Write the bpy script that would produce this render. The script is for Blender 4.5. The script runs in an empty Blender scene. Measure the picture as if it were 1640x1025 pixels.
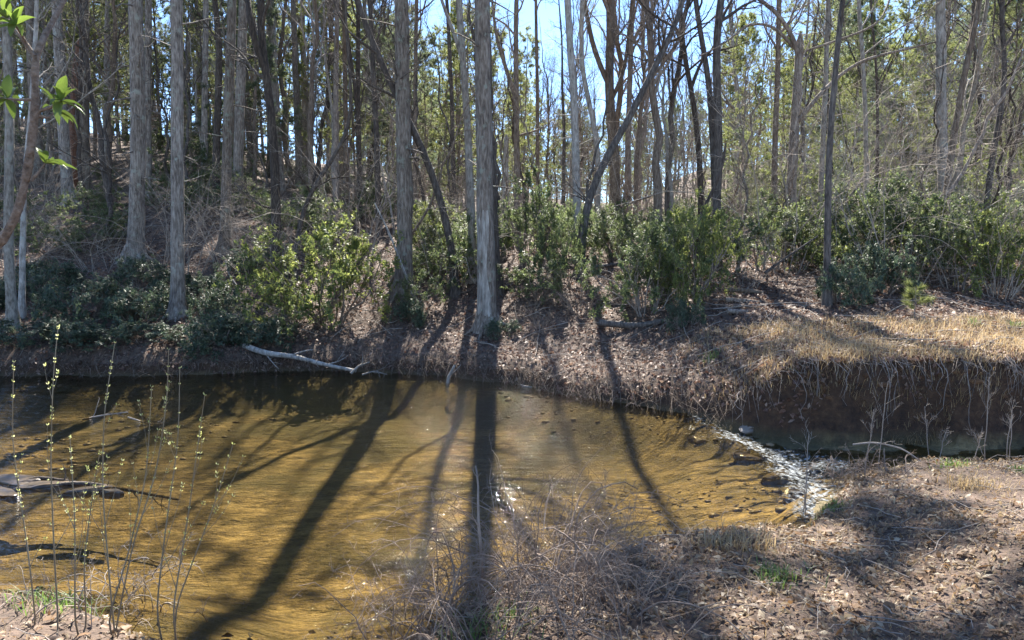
import bpy, math, random
import numpy as np
from mathutils import Vector, noise as mnoise

rng = np.random.default_rng(11)
random.seed(11)
SC = bpy.context.scene
COL = SC.collection

# ------------------------------------------------------------------ camera
F = 1193.0                      # focal length in photo pixels (photo 1640 x 1025)
CAMZ = 2.4
PITCH = math.atan(112.5 / F)
cam_d = bpy.data.cameras.new('camera')
cam = bpy.data.objects.new('camera', cam_d)
COL.objects.link(cam)
cam.location = (0, 0, CAMZ)
cam.rotation_euler = (math.pi / 2 - PITCH, 0, 0)
cam_d.sensor_width = 36
cam_d.lens = 36 * F / 1640
cam_d.clip_start = 0.05
cam_d.clip_end = 3000
SC.camera = cam

# ------------------------------------------------------------------ light
SUN_EL = math.radians(49)
SUN_AZ = math.radians(-2.0)      # from +Y towards +X
world = bpy.data.worlds.new('World')
SC.world = world
world.use_nodes = True
wn = world.node_tree.nodes
wl = world.node_tree.links
bg = wn['Background']
sky = wn.new('ShaderNodeTexSky')
sky.sky_type = 'NISHITA'
sky.sun_disc = False
sky.sun_elevation = SUN_EL
sky.sun_rotation = SUN_AZ
sky.air_density = 1.0
sky.dust_density = 0.05
sky.ozone_density = 3.5
sky.altitude = 3000
wl.new(sky.outputs[0], bg.inputs[0])
bg.inputs[1].default_value = 0.095
sun_d = bpy.data.lights.new('sun', 'SUN')
sun_d.energy = 5.0
sun_d.angle = math.radians(0.53)
sun_d.color = (1.0, 0.95, 0.86)
sun = bpy.data.objects.new('sun', sun_d)
COL.objects.link(sun)
sd = Vector((math.sin(SUN_AZ) * math.cos(SUN_EL), math.cos(SUN_AZ) * math.cos(SUN_EL), math.sin(SUN_EL)))
sun.rotation_euler = sd.to_track_quat('Z', 'Y').to_euler()
sun.location = (0, 0, 60)
SC.view_settings.view_transform = 'Standard'
SC.view_settings.look = 'None'
SC.view_settings.gamma = 1
SC.view_settings.exposure = 2.1
SC.cycles.max_bounces = 8
SC.cycles.transparent_max_bounces = 8
SC.cycles.caustics_reflective = False
SC.cycles.caustics_refractive = False


# ------------------------------------------------------------------ helpers
def P(px, py, Y):
    """point of the place seen at photo pixel px, py when it stands Y metres ahead"""
    x = (px - 820) / F
    y = -(py - 512.5) / F
    dy = math.cos(PITCH) + y * math.sin(PITCH)
    dz = -math.sin(PITCH) + y * math.cos(PITCH)
    t = Y / dy
    return np.array((x * t, Y, CAMZ + dz * t))


class MB:
    """collects triangles and quads of ONE mesh"""
    def __init__(self):
        self.v, self.q, self.t, self.n = [], [], [], 0

    def add(self, v, q=None, t=None):
        v = np.asarray(v, float).reshape(-1, 3)
        if q is not None and len(q):
            self.q.append(np.asarray(q, np.int64).reshape(-1, 4) + self.n)
        if t is not None and len(t):
            self.t.append(np.asarray(t, np.int64).reshape(-1, 3) + self.n)
        self.v.append(v)
        self.n += len(v)

    def mesh(self, name, mat, smooth=False):
        v = np.concatenate(self.v)
        q = np.concatenate(self.q) if self.q else np.zeros((0, 4), np.int64)
        t = np.concatenate(self.t) if self.t else np.zeros((0, 3), np.int64)
        me = bpy.data.meshes.new(name)
        me.vertices.add(len(v))
        me.vertices.foreach_set('co', v.astype(np.float32).ravel())
        lv = np.concatenate([q.ravel(), t.ravel()]).astype(np.int32)
        me.loops.add(len(lv))
        me.loops.foreach_set('vertex_index', lv)
        me.polygons.add(len(q) + len(t))
        ls = np.concatenate([np.arange(len(q)) * 4, len(q) * 4 + np.arange(len(t)) * 3]).astype(np.int32)
        me.polygons.foreach_set('loop_start', ls)
        if smooth:
            me.polygons.foreach_set('use_smooth', np.ones(len(ls), bool))
        me.update(calc_edges=True)
        if mat is not None:
            me.materials.append(mat)
        return me

    def build(self, name, mat, parent=None, smooth=False, kind=None):
        return link(name, self.mesh(name, mat, smooth), parent, kind)


def link(name, data, parent=None, kind=None):
    o = bpy.data.objects.new(name, data)
    COL.objects.link(o)
    o.parent = parent
    if kind:
        o['kind'] = kind
    return o


def tag(o, label, cat, group=None, kind=None):
    o['label'] = label
    o['category'] = cat
    if group:
        o['group'] = group
    if kind:
        o['kind'] = kind
    return o


def thing(name, label, cat, loc=(0, 0, 0), group=None):
    o = bpy.data.objects.new(name, None)
    o.empty_display_size = 0.2
    COL.objects.link(o)
    o.location = loc
    return tag(o, label, cat, group)


def copy_tree(proto, loc, rz, sc, label, group, tilt=(0, 0)):
    """a copy of a thing with copies of its parts (mesh data shared)"""
    c = proto.copy()
    COL.objects.link(c)
    c.location = loc
    c.rotation_euler = (tilt[0], tilt[1], rz)
    c.scale = sc if hasattr(sc, '__len__') else (sc, sc, sc)
    c['label'] = label
    c['group'] = group
    for ch in proto.children:
        d = ch.copy()
        COL.objects.link(d)
        d.parent = c
    return c


def nrm(a):
    return a / np.maximum(np.linalg.norm(a, axis=-1, keepdims=True), 1e-9)


def tubes(mb, pts, rad, S, rough=0.0):
    """N tapered tubes through pts (N,K,3) with radii rad (N,K), S sides"""
    pts = np.asarray(pts, float)
    rad = np.asarray(rad, float)
    N, K, _ = pts.shape
    T = nrm(np.gradient(pts, axis=1))
    ref = np.where(np.abs(T.mean(1)[:, None, 2:3]) > 0.6, np.array([[[1., 0, 0]]]), np.array([[[0, 0, 1.]]]))
    A = nrm(np.cross(T, np.broadcast_to(ref, T.shape)))
    B = np.cross(T, A)
    th = np.arange(S) / S * 2 * math.pi
    r = rad[:, :, None] * np.ones(S)
    if rough:
        r = r * (1 + rough * rng.standard_normal(r.shape))
    V = pts[:, :, None] + r[..., None] * (np.cos(th)[:, None] * A[:, :, None] + np.sin(th)[:, None] * B[:, :, None])
    k = np.arange(K - 1)[:, None] * S
    s = np.arange(S)[None]
    s1 = (s + 1) % S
    q = np.stack([k + s, k + s1, k + S + s1, k + S + s], -1).reshape(-1, 4)
    q = (np.arange(N)[:, None, None] * (K * S) + q[None]).reshape(-1, 4)
    mb.add(V, q)


def sample(paths, rad, t):
    """points, tangents and radii on paths (N,K,3) at t (N,n)"""
    N, K, _ = paths.shape
    f = np.clip(t, 0, 0.9999) * (K - 1)
    i = f.astype(int)
    w = (f - i)[..., None]
    ar = np.arange(N)[:, None]
    a, b = paths[ar, i], paths[ar, i + 1]
    return a * (1 - w) + b * w, nrm(b - a), (rad[ar, i] * (1 - w[..., 0]) + rad[ar, i + 1] * w[..., 0])


def children(paths, rad, n, t0, t1, length, ang, K=5, up=0.25, wob=0.16, rk=0.5, rmin=0.0025, shrink=0.55, tip=0.3):
    """n side branches on every path; length (lo, hi) of a branch, ang (lo, hi) degrees off the parent"""
    N = len(paths)
    t = rng.uniform(t0, t1, (N, n))
    p, T, r = sample(paths, rad, t)
    L = rng.uniform(length[0], length[1], (N, n)) * (1 - shrink * (t - t0) / max(t1 - t0, 1e-6))
    a = np.radians(rng.uniform(ang[0], ang[1], (N, n)))[..., None]
    rv = rng.standard_normal((N, n, 3))
    perp = nrm(rv - (rv * T).sum(-1, keepdims=True) * T)
    d = nrm(T * np.cos(a) + perp * np.sin(a))
    p, d, L, r = p.reshape(-1, 3), d.reshape(-1, 3), L.reshape(-1), r.reshape(-1)
    out = [p]
    q = p.copy()
    for k in range(K - 1):
        d = nrm(d + wob * rng.standard_normal(d.shape) + np.array([0, 0, up / (K - 1)]))
        q = q + d * (L / (K - 1))[:, None]
        out.append(q)
    r0 = np.clip(r * rk, rmin, L * 0.03 + rmin)
    R = r0[:, None] * np.linspace(1, tip, K)[None]
    return np.stack(out, 1), np.maximum(R, rmin * 0.7)


# ------------------------------------------------------------------ materials
def mat(name):
    m = bpy.data.materials.new(name)
    m.use_nodes = True
    nt = m.node_tree
    return m, nt, nt.nodes, nt.links, nt.nodes['Principled BSDF']


def ramp(nt, stops, src=None, interp='LINEAR'):
    r = nt.nodes.new('ShaderNodeValToRGB')
    r.color_ramp.interpolation = interp
    e = r.color_ramp.elements
    while len(e) < len(stops):
        e.new(0.5)
    for k, (p, c) in enumerate(stops):
        e[k].position = p
        e[k].color = (*c, 1) if len(c) == 3 else c
    if src is not None:
        nt.links.new(src, r.inputs[0])
    return r


def noise_node(nt, scale, detail=4, rough=0.55, vec=None, mapping=None):
    n = nt.nodes.new('ShaderNodeTexNoise')
    n.inputs['Scale'].default_value = scale
    n.inputs['Detail'].default_value = detail
    n.inputs['Roughness'].default_value = rough
    if vec is None:
        tc = nt.nodes.new('ShaderNodeTexCoord')
        vec = tc.outputs['Object']
    if mapping:
        mp = nt.nodes.new('ShaderNodeMapping')
        mp.inputs['Scale'].default_value = mapping
        nt.links.new(vec, mp.inputs[0])
        vec = mp.outputs[0]
    nt.links.new(vec, n.inputs['Vector'])
    return n


def bump(nt, h, b, strength, dist=0.02):
    bn = nt.nodes.new('ShaderNodeBump')
    bn.inputs['Strength'].default_value = strength
    bn.inputs['Distance'].default_value = dist
    nt.links.new(h, bn.inputs['Height'])
    nt.links.new(bn.outputs[0], b.inputs['Normal'])
    return bn


def bark(name, dark, mid, pale, zs=0.18, scale=28, lichen=None, strength=0.9):
    m, nt, N, L, b = mat(name)
    n1 = noise_node(nt, scale, 5, 0.62, mapping=(1, 1, zs))
    n2 = noise_node(nt, 2.2, 3, 0.5)
    mx = N.new('ShaderNodeMath')
    mx.operation = 'MULTIPLY_ADD'
    mx.inputs[1].default_value = 0.3
    L.new(n2.outputs[0], mx.inputs[0])
    L.new(n1.outputs[0], mx.inputs[2])
    r = ramp(nt, [(0.42, dark), (0.62, mid), (0.84, pale)], mx.outputs[0])
    col = r.outputs[0]
    if lichen:
        n3 = noise_node(nt, 5.0, 5, 0.65)
        lr = ramp(nt, [(0.56, (0, 0, 0)), (0.66, (1, 1, 1))], n3.outputs[0])
        mix = N.new('ShaderNodeMixRGB')
        L.new(lr.outputs[0], mix.inputs[0])
        L.new(col, mix.inputs[1])
        mix.inputs[2].default_value = (*lichen, 1)
        col = mix.outputs[0]
    oi = N.new('ShaderNodeObjectInfo')
    hv = N.new('ShaderNodeHueSaturation')
    mr = N.new('ShaderNodeMapRange')
    mr.inputs[3].default_value = 0.6
    mr.inputs[4].default_value = 1.15
    L.new(oi.outputs['Random'], mr.inputs[0])
    L.new(mr.outputs[0], hv.inputs['Value'])
    ms_ = N.new('ShaderNodeMapRange')
    ms_.inputs[3].default_value = 1.25
    ms_.inputs[4].default_value = 0.7
    L.new(oi.outputs['Random'], ms_.inputs[0])
    L.new(ms_.outputs[0], hv.inputs['Saturation'])
    L.new(col, hv.inputs['Color'])
    col = hv.outputs[0]
    L.new(col, b.inputs['Base Color'])
    b.inputs['Roughness'].default_value = 0.9
    bump(nt, n1.outputs[0], b, strength, 0.03)
    return m


def leafmat(name, cols, rough=0.45, trans=0.35, spec=0.5):
    """cols: list of colours picked per leaf; light comes through the leaf"""
    m, nt, N, L, b = mat(name)
    g = N.new('ShaderNodeNewGeometry')
    st = [(k / max(len(cols) - 1, 1), c) for k, c in enumerate(cols)]
    r = ramp(nt, st, g.outputs['Random Per Island'])
    L.new(r.outputs[0], b.inputs['Base Color'])
    b.inputs['Roughness'].default_value = rough
    b.inputs['Specular IOR Level'].default_value = spec
    if trans:
        tr = N.new('ShaderNodeBsdfTranslucent')
        hs = N.new('ShaderNodeHueSaturation')
        hs.inputs['Value'].default_value = 1.5
        hs.inputs['Saturation'].default_value = 1.1
        L.new(r.outputs[0], hs.inputs['Color'])
        L.new(hs.outputs[0], tr.inputs[0])
        mx = N.new('ShaderNodeMixShader')
        mx.inputs[0].default_value = trans
        L.new(b.outputs[0], mx.inputs[1])
        L.new(tr.outputs[0], mx.inputs[2])
        L.new(mx.outputs[0], N['Material Output'].inputs[0])
    return m


def plain(name, cols, rough=0.85, scale=6.0):
    m, nt, N, L, b = mat(name)
    n = noise_node(nt, scale, 4, 0.6)
    r = ramp(nt, [(0.3 + 0.4 * k / max(len(cols) - 1, 1), c) for k, c in enumerate(cols)], n.outputs[0])
    L.new(r.outputs[0], b.inputs['Base Color'])
    b.inputs['Roughness'].default_value = rough
    bump(nt, n.outputs[0], b, 0.4, 0.02)
    return m


M = {}
M['pine_bark'] = bark('pine_bark', (0.055, 0.042, 0.034), (0.2, 0.16, 0.128), (0.4, 0.345, 0.29), lichen=(0.31, 0.32, 0.26), strength=1.0)
M['grey_bark'] = bark('grey_bark', (0.1, 0.085, 0.07), (0.29, 0.255, 0.215), (0.48, 0.44, 0.39), zs=0.35, scale=20, lichen=(0.34, 0.35, 0.3), strength=0.6)
M['dark_bark'] = bark('dark_bark', (0.022, 0.017, 0.014), (0.075, 0.057, 0.045), (0.16, 0.13, 0.105), zs=0.25, scale=24)
M['brown_bark'] = bark('brown_bark', (0.07, 0.05, 0.037), (0.22, 0.165, 0.125), (0.38, 0.315, 0.255), zs=0.25, scale=24)
M['branch_bark'] = bark('branch_bark', (0.08, 0.053, 0.037), (0.2, 0.14, 0.1), (0.34, 0.26, 0.2), zs=1, scale=90, strength=.5)
M['sapling_bark'] = plain('sapling_bark', [(0.16, 0.12, 0.07), (0.28, 0.23, 0.15)])
M['red_rot'] = bark('red_rot', (0.05, 0.022, 0.014), (0.17, 0.075, 0.042), (0.28, 0.16, 0.105), zs=0.15, scale=18)
M['twig_pale'] = plain('twig_pale', [(0.2, 0.16, 0.125), (0.4, 0.34, 0.28)])
M['twig_red'] = plain('twig_red', [(0.13, 0.088, 0.064), (0.36, 0.28, 0.215)])
M['dead_wood'] = bark('dead_wood', (0.1, 0.082, 0.066), (0.25, 0.215, 0.175), (0.42, 0.38, 0.32), zs=0.2, scale=16)
M['needles'] = leafmat('needles', [(0.07, 0.095, 0.055), (0.125, 0.15, 0.085), (0.18, 0.2, 0.12)], 0.45, 0.6)
M['needles_sunny'] = leafmat('needles_sunny', [(0.1, 0.125, 0.045), (0.175, 0.195, 0.075), (0.24, 0.245, 0.11)], 0.45, 0.6)
M['laurel'] = leafmat('laurel', [(0.06, 0.085, 0.04), (0.115, 0.145, 0.065), (0.21, 0.24, 0.11)], 0.46, 0.55, 0.4)
M['laurel_dark'] = leafmat('laurel_dark', [(0.045, 0.065, 0.042), (0.075, 0.105, 0.065), (0.14, 0.17, 0.105)], 0.46, 0.45, 0.4)
M['laurel_yellow'] = leafmat('laurel_yellow', [(0.085, 0.11, 0.04), (0.16, 0.19, 0.065), (0.27, 0.285, 0.1)], 0.46, 0.58, 0.4)
M['litter'] = leafmat('litter', [(0.06, 0.04, 0.03), (0.2, 0.135, 0.08), (0.38, 0.295, 0.185), (0.11, 0.067, 0.04), (0.3, 0.18, 0.09), (0.16, 0.115, 0.075), (0.46, 0.385, 0.27)], 0.55, 0.25, 0.4)
M['litter_red'] = leafmat('litter_red', [(0.055, 0.03, 0.022), (0.15, 0.083, 0.058), (0.25, 0.155, 0.11), (0.1, 0.054, 0.038), (0.37, 0.27, 0.2)], 0.55, 0.25, 0.4)
M['straw'] = leafmat('straw', [(0.27, 0.19, 0.1), (0.42, 0.31, 0.17), (0.5, 0.4, 0.25)], 0.7, 0.3, 0.3)
M['grass'] = leafmat('grass', [(0.07, 0.12, 0.03), (0.13, 0.2, 0.05), (0.2, 0.26, 0.09)], 0.5, 0.4)
M['fresh_leaf'] = leafmat('fresh_leaf', [(0.1, 0.15, 0.035), (0.15, 0.2, 0.05)], 0.38, 0.5)
M['bud'] = leafmat('bud', [(0.45, 0.48, 0.16), (0.6, 0.6, 0.3)], 0.5, 0.4)
M['rock'] = plain('rock', [(0.1, 0.085, 0.07), (0.2, 0.17, 0.14), (0.3, 0.26, 0.22)], 0.6, 5)
M['rock_wet'] = plain('rock_wet', [(0.03, 0.024, 0.018), (0.07, 0.052, 0.036), (0.14, 0.1, 0.062)], 0.3, 9)

# ------------------------------------------------------------------ the lie of the land
FX = [-60, -25, -9.6, -6.5, -3.2, -1.2, 0.1, 0.8, 2.26, 2.9, 3.5, 4.6, 6.5, 10, 20, 60]
FY = [17, 15.5, 13.95, 14.15, 14.6, 14.0, 13.0, 12.2, 11.15, 10.4, 9.55, 9.25, 9.3, 9.6, 10.4, 11]
NX = [-60, -12, -3.4, -2.5, -1.6, -0.7, -0.2, 0.6, 1.2, 2.5, 2.95, 3.4, 4.4, 6, 10, 20, 60]
NY = [5.0, 5.0, 5.05, 4.75, 4.2, 4.4, 4.95, 5.65, 6.1, 6.3, 6.9, 7.5, 8.1, 8.35, 8.6, 8.9, 9.2]
PU = [-0.9, -0.45, -0.15, -0.03, 0.13, 0.27, 0.4, 0.7]
PS = np.array([0, 0.16, 0.5, 1.5, 3, 5, 8, 12, 20, 40, 80, 200, 900])
PZ = np.array([
    [-.1, .2, .5, .85, 1.3, 2.0, 3.2, 4.8, 7.8, 14, 20, 24, 24],
    [-.1, .2, .45, .68, 1.02, 1.75, 3.0, 4.2, 6.6, 10.5, 15, 18, 18],
    [-.1, .2, .45, .8, 1.3, 1.85, 2.5, 3.2, 4.2, 7.0, 13, 20, 20],
    [-.1, .2, .45, .6, 1.15, 1.75, 2.3, 2.75, 3.1, 4.6, 9.5, 17, 17],
    [-.1, .15, .35, .55, .85, 1.35, 2.1, 2.7, 2.8, 3.4, 7.5, 15, 15],
    [-.1, .15, .4, .7, 1.0, 1.4, 1.9, 2.3, 3.1, 6.0, 12.0, 19, 19],
    [-.1, .96, 1.02, 1.06, 1.24, 1.55, 2.0, 2.7, 4.2, 7.4, 12.5, 19, 19],
    [-.1, .96, 1.02, 1.06, 1.22, 1.55, 2.2, 3.3, 5.4, 9.8, 16, 22, 22]])
XR = 2.72                                  # the little ledge where the stream drops


def vnoise(x, y, seed=0):
    """cheap smooth noise, vectorised: sums of sines with turned axes"""
    z = np.zeros_like(np.asarray(x, float))
    for k in range(6):
        a = 1.7 * k + seed
        f = 0.7 * 1.75 ** k
        u = x * math.cos(a) + y * math.sin(a)
        v = -x * math.sin(a) + y * math.cos(a)
        z += np.sin(f * u + 1.3 * a + 0.8 * np.sin(f * 0.7 * v + a)) * np.sin(f * 0.9 * v + 2.1 * a) / (1.6 ** k)
    return z


def smooth(t):
    t = np.clip(t, 0, 1)
    return t * t * (3 - 2 * t)


def ground_z(X, Y):
    X = np.asarray(X, float)
    Y = np.asarray(Y, float)
    yf = np.interp(X, FX, FY) + 0.13 * vnoise(X * 1.6, X * 0.3, 3)
    yn = np.interp(X, NX, NY) + 0.07 * vnoise(X * 1.6, X * 0.3, 5)
    sf = Y - yf
    sn = yn - Y
    u = np.clip(X / np.maximum(Y, 1), PU[0], PU[-1])
    cols = np.stack([np.interp(sf, PS, pz) for pz in PZ], -1)
    fi = np.interp(u, PU, np.arange(len(PU)))
    i0 = np.clip(fi.astype(int), 0, len(PU) - 2)
    w = smooth(fi - i0)
    zf = np.take_along_axis(cols, i0[..., None], -1)[..., 0] * (1 - w) + np.take_along_axis(cols, (i0 + 1)[..., None], -1)[..., 0] * w
    zf = zf + 0.05 * vnoise(X * 1.3, Y * 1.3, 1) * smooth(sf / 1.2) + 0.25 * vnoise(X * .22, Y * .22, 2) * smooth((sf - 4) / 12)
    zn = -0.1 + 0.22 * smooth(sn / 0.45) + 0.1 * np.clip(sn, 0, 8) + 0.035 * vnoise(X * 2.2, Y * 2.2, 4) * smooth(sn / 0.5)
    d = np.minimum(-sf, -sn)                # distance into the water
    depth = 0.1 + 0.42 * smooth(d / 1.6)
    rw = smooth((X - XR + 1.3) / 1.4)
    depth = depth * (1 - rw) + np.minimum(depth, 0.24 + 0.1 * smooth(d)) * rw
    zb = -depth + 0.03 * vnoise(X * 1.5, Y * 2.2, 7)
    return np.where(sf > 0, zf, np.where(sn > 0, zn, zb))


def gz(x, y):
    return float(ground_z(np.array([x]), np.array([y]))[0])


def base_at(px, Y, dx=0.0):
    x = (px - 820) / F * Y + dx
    return np.array((x, Y, gz(x, Y)))


def spaced(a, b, fine0, fine1, step, grow):
    out = list(np.arange(fine0, fine1, step))
    s, x = step, out[-1]
    while x < b:
        s *= grow
        x += s
        out.append(x)
    s, x = step, fine0
    while x > a:
        s *= grow
        x -= s
        out.insert(0, x)
    return np.array(out)


gx = spaced(-340, 340, -8.5, 8.0, 0.085, 1.06)
gy = spaced(-40, 420, 2.2, 16.5, 0.075, 1.05)
GX, GY = np.meshgrid(gx, gy)
GZ = ground_z(GX, GY)
mb = MB()
ny, nx = GX.shape
ii = (np.arange(ny - 1)[:, None] * nx + np.arange(nx - 1)[None]).ravel()
mb.add(np.stack([GX, GY, GZ], -1), np.stack([ii, ii + 1, ii + nx + 1, ii + nx], -1))

m, nt, N, L, b = mat('ground_soil')
geo = N.new('ShaderNodeNewGeometry')
sep = N.new('ShaderNodeSeparateXYZ')
L.new(geo.outputs['Position'], sep.inputs[0])
n1 = noise_node(nt, 9, 6, 0.7)
n2 = noise_node(nt, 0.75, 6, 0.62)
n3 = noise_node(nt, 3.4, 9, 0.78, mapping=(1.0, 1.7, 1))
n4 = noise_node(nt, 40, 3, 0.6)
litter = ramp(nt, [(0.25, (0.035, 0.024, 0.018)), (0.45, (0.09, 0.06, 0.042)), (0.6, (0.15, 0.1, 0.072)), (0.78, (0.25, 0.18, 0.13))], n1.outputs[0])
sand = ramp(nt, [(0.28, (0.05, 0.036, 0.018)), (0.43, (0.11, 0.08, 0.037)), (0.56, (0.27, 0.2, 0.09)), (0.72, (0.42, 0.32, 0.15))], n3.outputs[0])
dirt = ramp(nt, [(0.3, (0.022, 0.012, 0.007)), (0.55, (0.075, 0.039, 0.019)), (0.8, (0.16, 0.095, 0.048))], n1.outputs[0])
# silty bed patches, with the dimness of deeper far water painted in
far_dim = N.new('ShaderNodeMapRange')
far_dim.inputs[1].default_value = 7.5
far_dim.inputs[2].default_value = 13.5
far_dim.inputs[3].default_value = -0.04
far_dim.inputs[4].default_value = 0.13
L.new(sep.outputs[1], far_dim.inputs[0])
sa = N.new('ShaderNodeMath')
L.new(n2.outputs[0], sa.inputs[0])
L.new(far_dim.outputs[0], sa.inputs[1])
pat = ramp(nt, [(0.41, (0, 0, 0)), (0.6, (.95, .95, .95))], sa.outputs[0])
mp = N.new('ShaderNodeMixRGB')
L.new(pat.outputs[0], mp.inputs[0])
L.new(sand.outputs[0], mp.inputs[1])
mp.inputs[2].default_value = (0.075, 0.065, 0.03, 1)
# steep = bare dirt, below the water = sand
sepn = N.new('ShaderNodeSeparateXYZ')
L.new(geo.outputs['True Normal'], sepn.inputs[0])
stp = ramp(nt, [(0.6, (1, 1, 1)), (0.8, (0, 0, 0))], sepn.outputs[2])
m1 = N.new('ShaderNodeMixRGB')
L.new(stp.outputs[0], m1.inputs[0])
L.new(litter.outputs[0], m1.inputs[1])
L.new(dirt.outputs[0], m1.inputs[2])
wet = N.new('ShaderNodeMapRange')
wet.inputs[1].default_value = 0.1
wet.inputs[2].default_value = -0.1
L.new(sep.outputs[2], wet.inputs[0])
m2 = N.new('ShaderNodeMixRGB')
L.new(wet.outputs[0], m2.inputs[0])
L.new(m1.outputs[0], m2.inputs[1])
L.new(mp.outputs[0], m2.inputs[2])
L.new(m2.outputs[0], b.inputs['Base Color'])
b.inputs['Roughness'].default_value = 0.9
ad = N.new('ShaderNodeMath')
ad.operation = 'ADD'
L.new(n1.outputs[0], ad.inputs[0])
L.new(n4.outputs[0], ad.inputs[1])
bump(nt, ad.outputs[0], b, 0.7, 0.04)
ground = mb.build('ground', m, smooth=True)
tag(ground, 'leaf-strewn banks and golden sandy bed of the creek', 'ground', kind='structure')

# ------------------------------------------------------------------ water
wx = np.concatenate([np.arange(-40, -9, 0.5), np.arange(-9, 2.2, 0.12), np.arange(2.2, 4.6, 0.03), np.arange(4.6, 9, 0.06), np.arange(9, 40, 0.6)])
wy = np.concatenate([np.arange(2.5, 6, 0.09), np.arange(6, 11.6, 0.035), np.arange(11.6, 17, 0.12)])
WX, WY = np.meshgrid(wx, wy)
xr = XR + 0.16 * np.sin(WY * 1.7) + 0.07 * np.sin(WY * 5.1 + 1) + 0.25 * (WY - 8.5) * 0.02
drop = smooth((WX - xr) / 0.45)
turb = np.exp(-((WX - xr - 0.35) / 0.7) ** 2) + 0.9 * smooth((WX - xr - 0.5) / .5) * (0.55 + 0.45 * vnoise(WX * .9, WY * 1.6, 12))
turb = np.clip(turb, 0, 1)
upl = 0.55 * np.exp(-((WX + 8.6) / 1.5) ** 2) * smooth((WY - 10.5) / 2)      # quick water upstream
tt = np.clip(turb + upl, 0, 1)
WZ = -0.11 * drop + tt * 0.034 * vnoise(WX * 4, WY * 9, 2) + tt * 0.017 * vnoise(WX * 14, WY * 17, 9) + 0.0018 * vnoise(WX * 3, WY * 6, 4)
mb = MB()
ny, nx = WX.shape
ii = (np.arange(ny - 1)[:, None] * nx + np.arange(nx - 1)[None]).ravel()
mb.add(np.stack([WX, WY, WZ], -1), np.stack([ii, ii + 1, ii + nx + 1, ii + nx], -1))
m, nt, N, L, b = mat('creek_water')
at_ = N.new('ShaderNodeAttribute')
at_.attribute_name = 'churn'
na = noise_node(nt, 1.0, 4, 0.6, mapping=(3.2, 9.0, 3))
nb = noise_node(nt, 1.0, 3, 0.6, mapping=(12, 26, 8))
ad = N.new('ShaderNodeMath')
ad.operation = 'MULTIPLY_ADD'
ad.inputs[1].default_value = 0.35
L.new(nb.outputs[0], ad.inputs[0])
L.new(na.outputs[0], ad.inputs[2])
bn = N.new('ShaderNodeBump')
bn.inputs['Strength'].default_value = 1.0
bn.inputs['Distance'].default_value = 0.024
L.new(ad.outputs[0], bn.inputs['Height'])
fr = N.new('ShaderNodeFresnel')
fr.inputs[0].default_value = 1.333
L.new(bn.outputs[0], fr.inputs['Normal'])
tr = N.new('ShaderNodeBsdfTransparent')
tr.inputs[0].default_value = (0.83, 0.75, 0.55, 1)
gl = N.new('ShaderNodeBsdfGlossy')
gl.inputs['Roughness'].default_value = 0.03
L.new(bn.outputs[0], gl.inputs['Normal'])
mx = N.new('ShaderNodeMixShader')
L.new(fr.outputs[0], mx.inputs[0])
L.new(tr.outputs[0], mx.inputs[1])
L.new(gl.outputs[0], mx.inputs[2])
# broken white water where the stream churns
nf = noise_node(nt, 1.0, 5, 0.7, mapping=(17, 30, 16))
ml = N.new('ShaderNodeMath')
ml.operation = 'MULTIPLY'
L.new(nf.outputs[0], ml.inputs[0])
L.new(at_.outputs['Fac'], ml.inputs[1])
fm = ramp(nt, [(0.45, (0, 0, 0)), (0.66, (.75, .75, .75))], ml.outputs[0])
fo = N.new('ShaderNodeBsdfDiffuse')
fo.inputs[0].default_value = (0.55, 0.58, 0.58, 1)
mf = N.new('ShaderNodeMixShader')
L.new(fm.outputs[0], mf.inputs[0])
L.new(mx.outputs[0], mf.inputs[1])
L.new(fo.outputs[0], mf.inputs[2])
L.new(mf.outputs[0], N['Material Output'].inputs[0])
water = mb.build('water', m, smooth=True)
at = water.data.attributes.new('churn', 'FLOAT', 'POINT')
at.data.foreach_set('value', tt.ravel().astype(np.float32))
tag(water, 'clear shallow amber creek pool breaking over a small ledge', 'water', kind='structure')


# ------------------------------------------------------------------ leaves and needles
def leaf_cards(mb, pos, axis, nor, L_, W_, fold=0.25, curl=0.15):
    """folded pointed leaves: 6 points, 4 triangles each"""
    n = len(pos)
    axis = nrm(axis)
    side = nrm(np.cross(nor, axis))
    up = np.cross(axis, side)
    L_ = np.broadcast_to(L_, (n,))[:, None]
    W_ = np.broadcast_to(W_, (n,))[:, None]
    a = pos
    m1 = pos + axis * L_ * 0.5 + up * L_ * curl * 0.6
    e = pos + axis * L_ - up * L_ * curl * 0.3
    l = pos + axis * L_ * 0.48 + side * W_ * 0.5 + up * W_ * fold
    r = pos + axis * L_ * 0.48 - side * W_ * 0.5 + up * W_ * fold
    V = np.stack([a, l, m1, r, e], 1)
    o = np.arange(n)[:, None] * 5
    t = np.concatenate([o + np.array([[0, 2, 1]]), o + np.array([[0, 3, 2]]), o + np.array([[1, 2, 4]]), o + np.array([[2, 3, 4]])])
    mb.add(V, t=t)


def needle_tufts(mb, pos, axis, n_each, length, width, spread=0.9):
    """tufts of thin pointed needles"""
    n = len(pos)
    ax = np.repeat(nrm(axis), n_each, 0)
    p = np.repeat(pos, n_each, 0)
    d = nrm(ax + spread * rng.standard_normal(ax.shape))
    s = nrm(np.cross(d, rng.standard_normal(d.shape)))
    Ln = (length * rng.uniform(0.7, 1.2, len(p)))[:, None]
    V = np.stack([p + s * width * 0.5, p - s * width * 0.5, p + d * Ln], 1)
    mb.add(V, t=np.arange(len(p) * 3).reshape(-1, 3))


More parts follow.
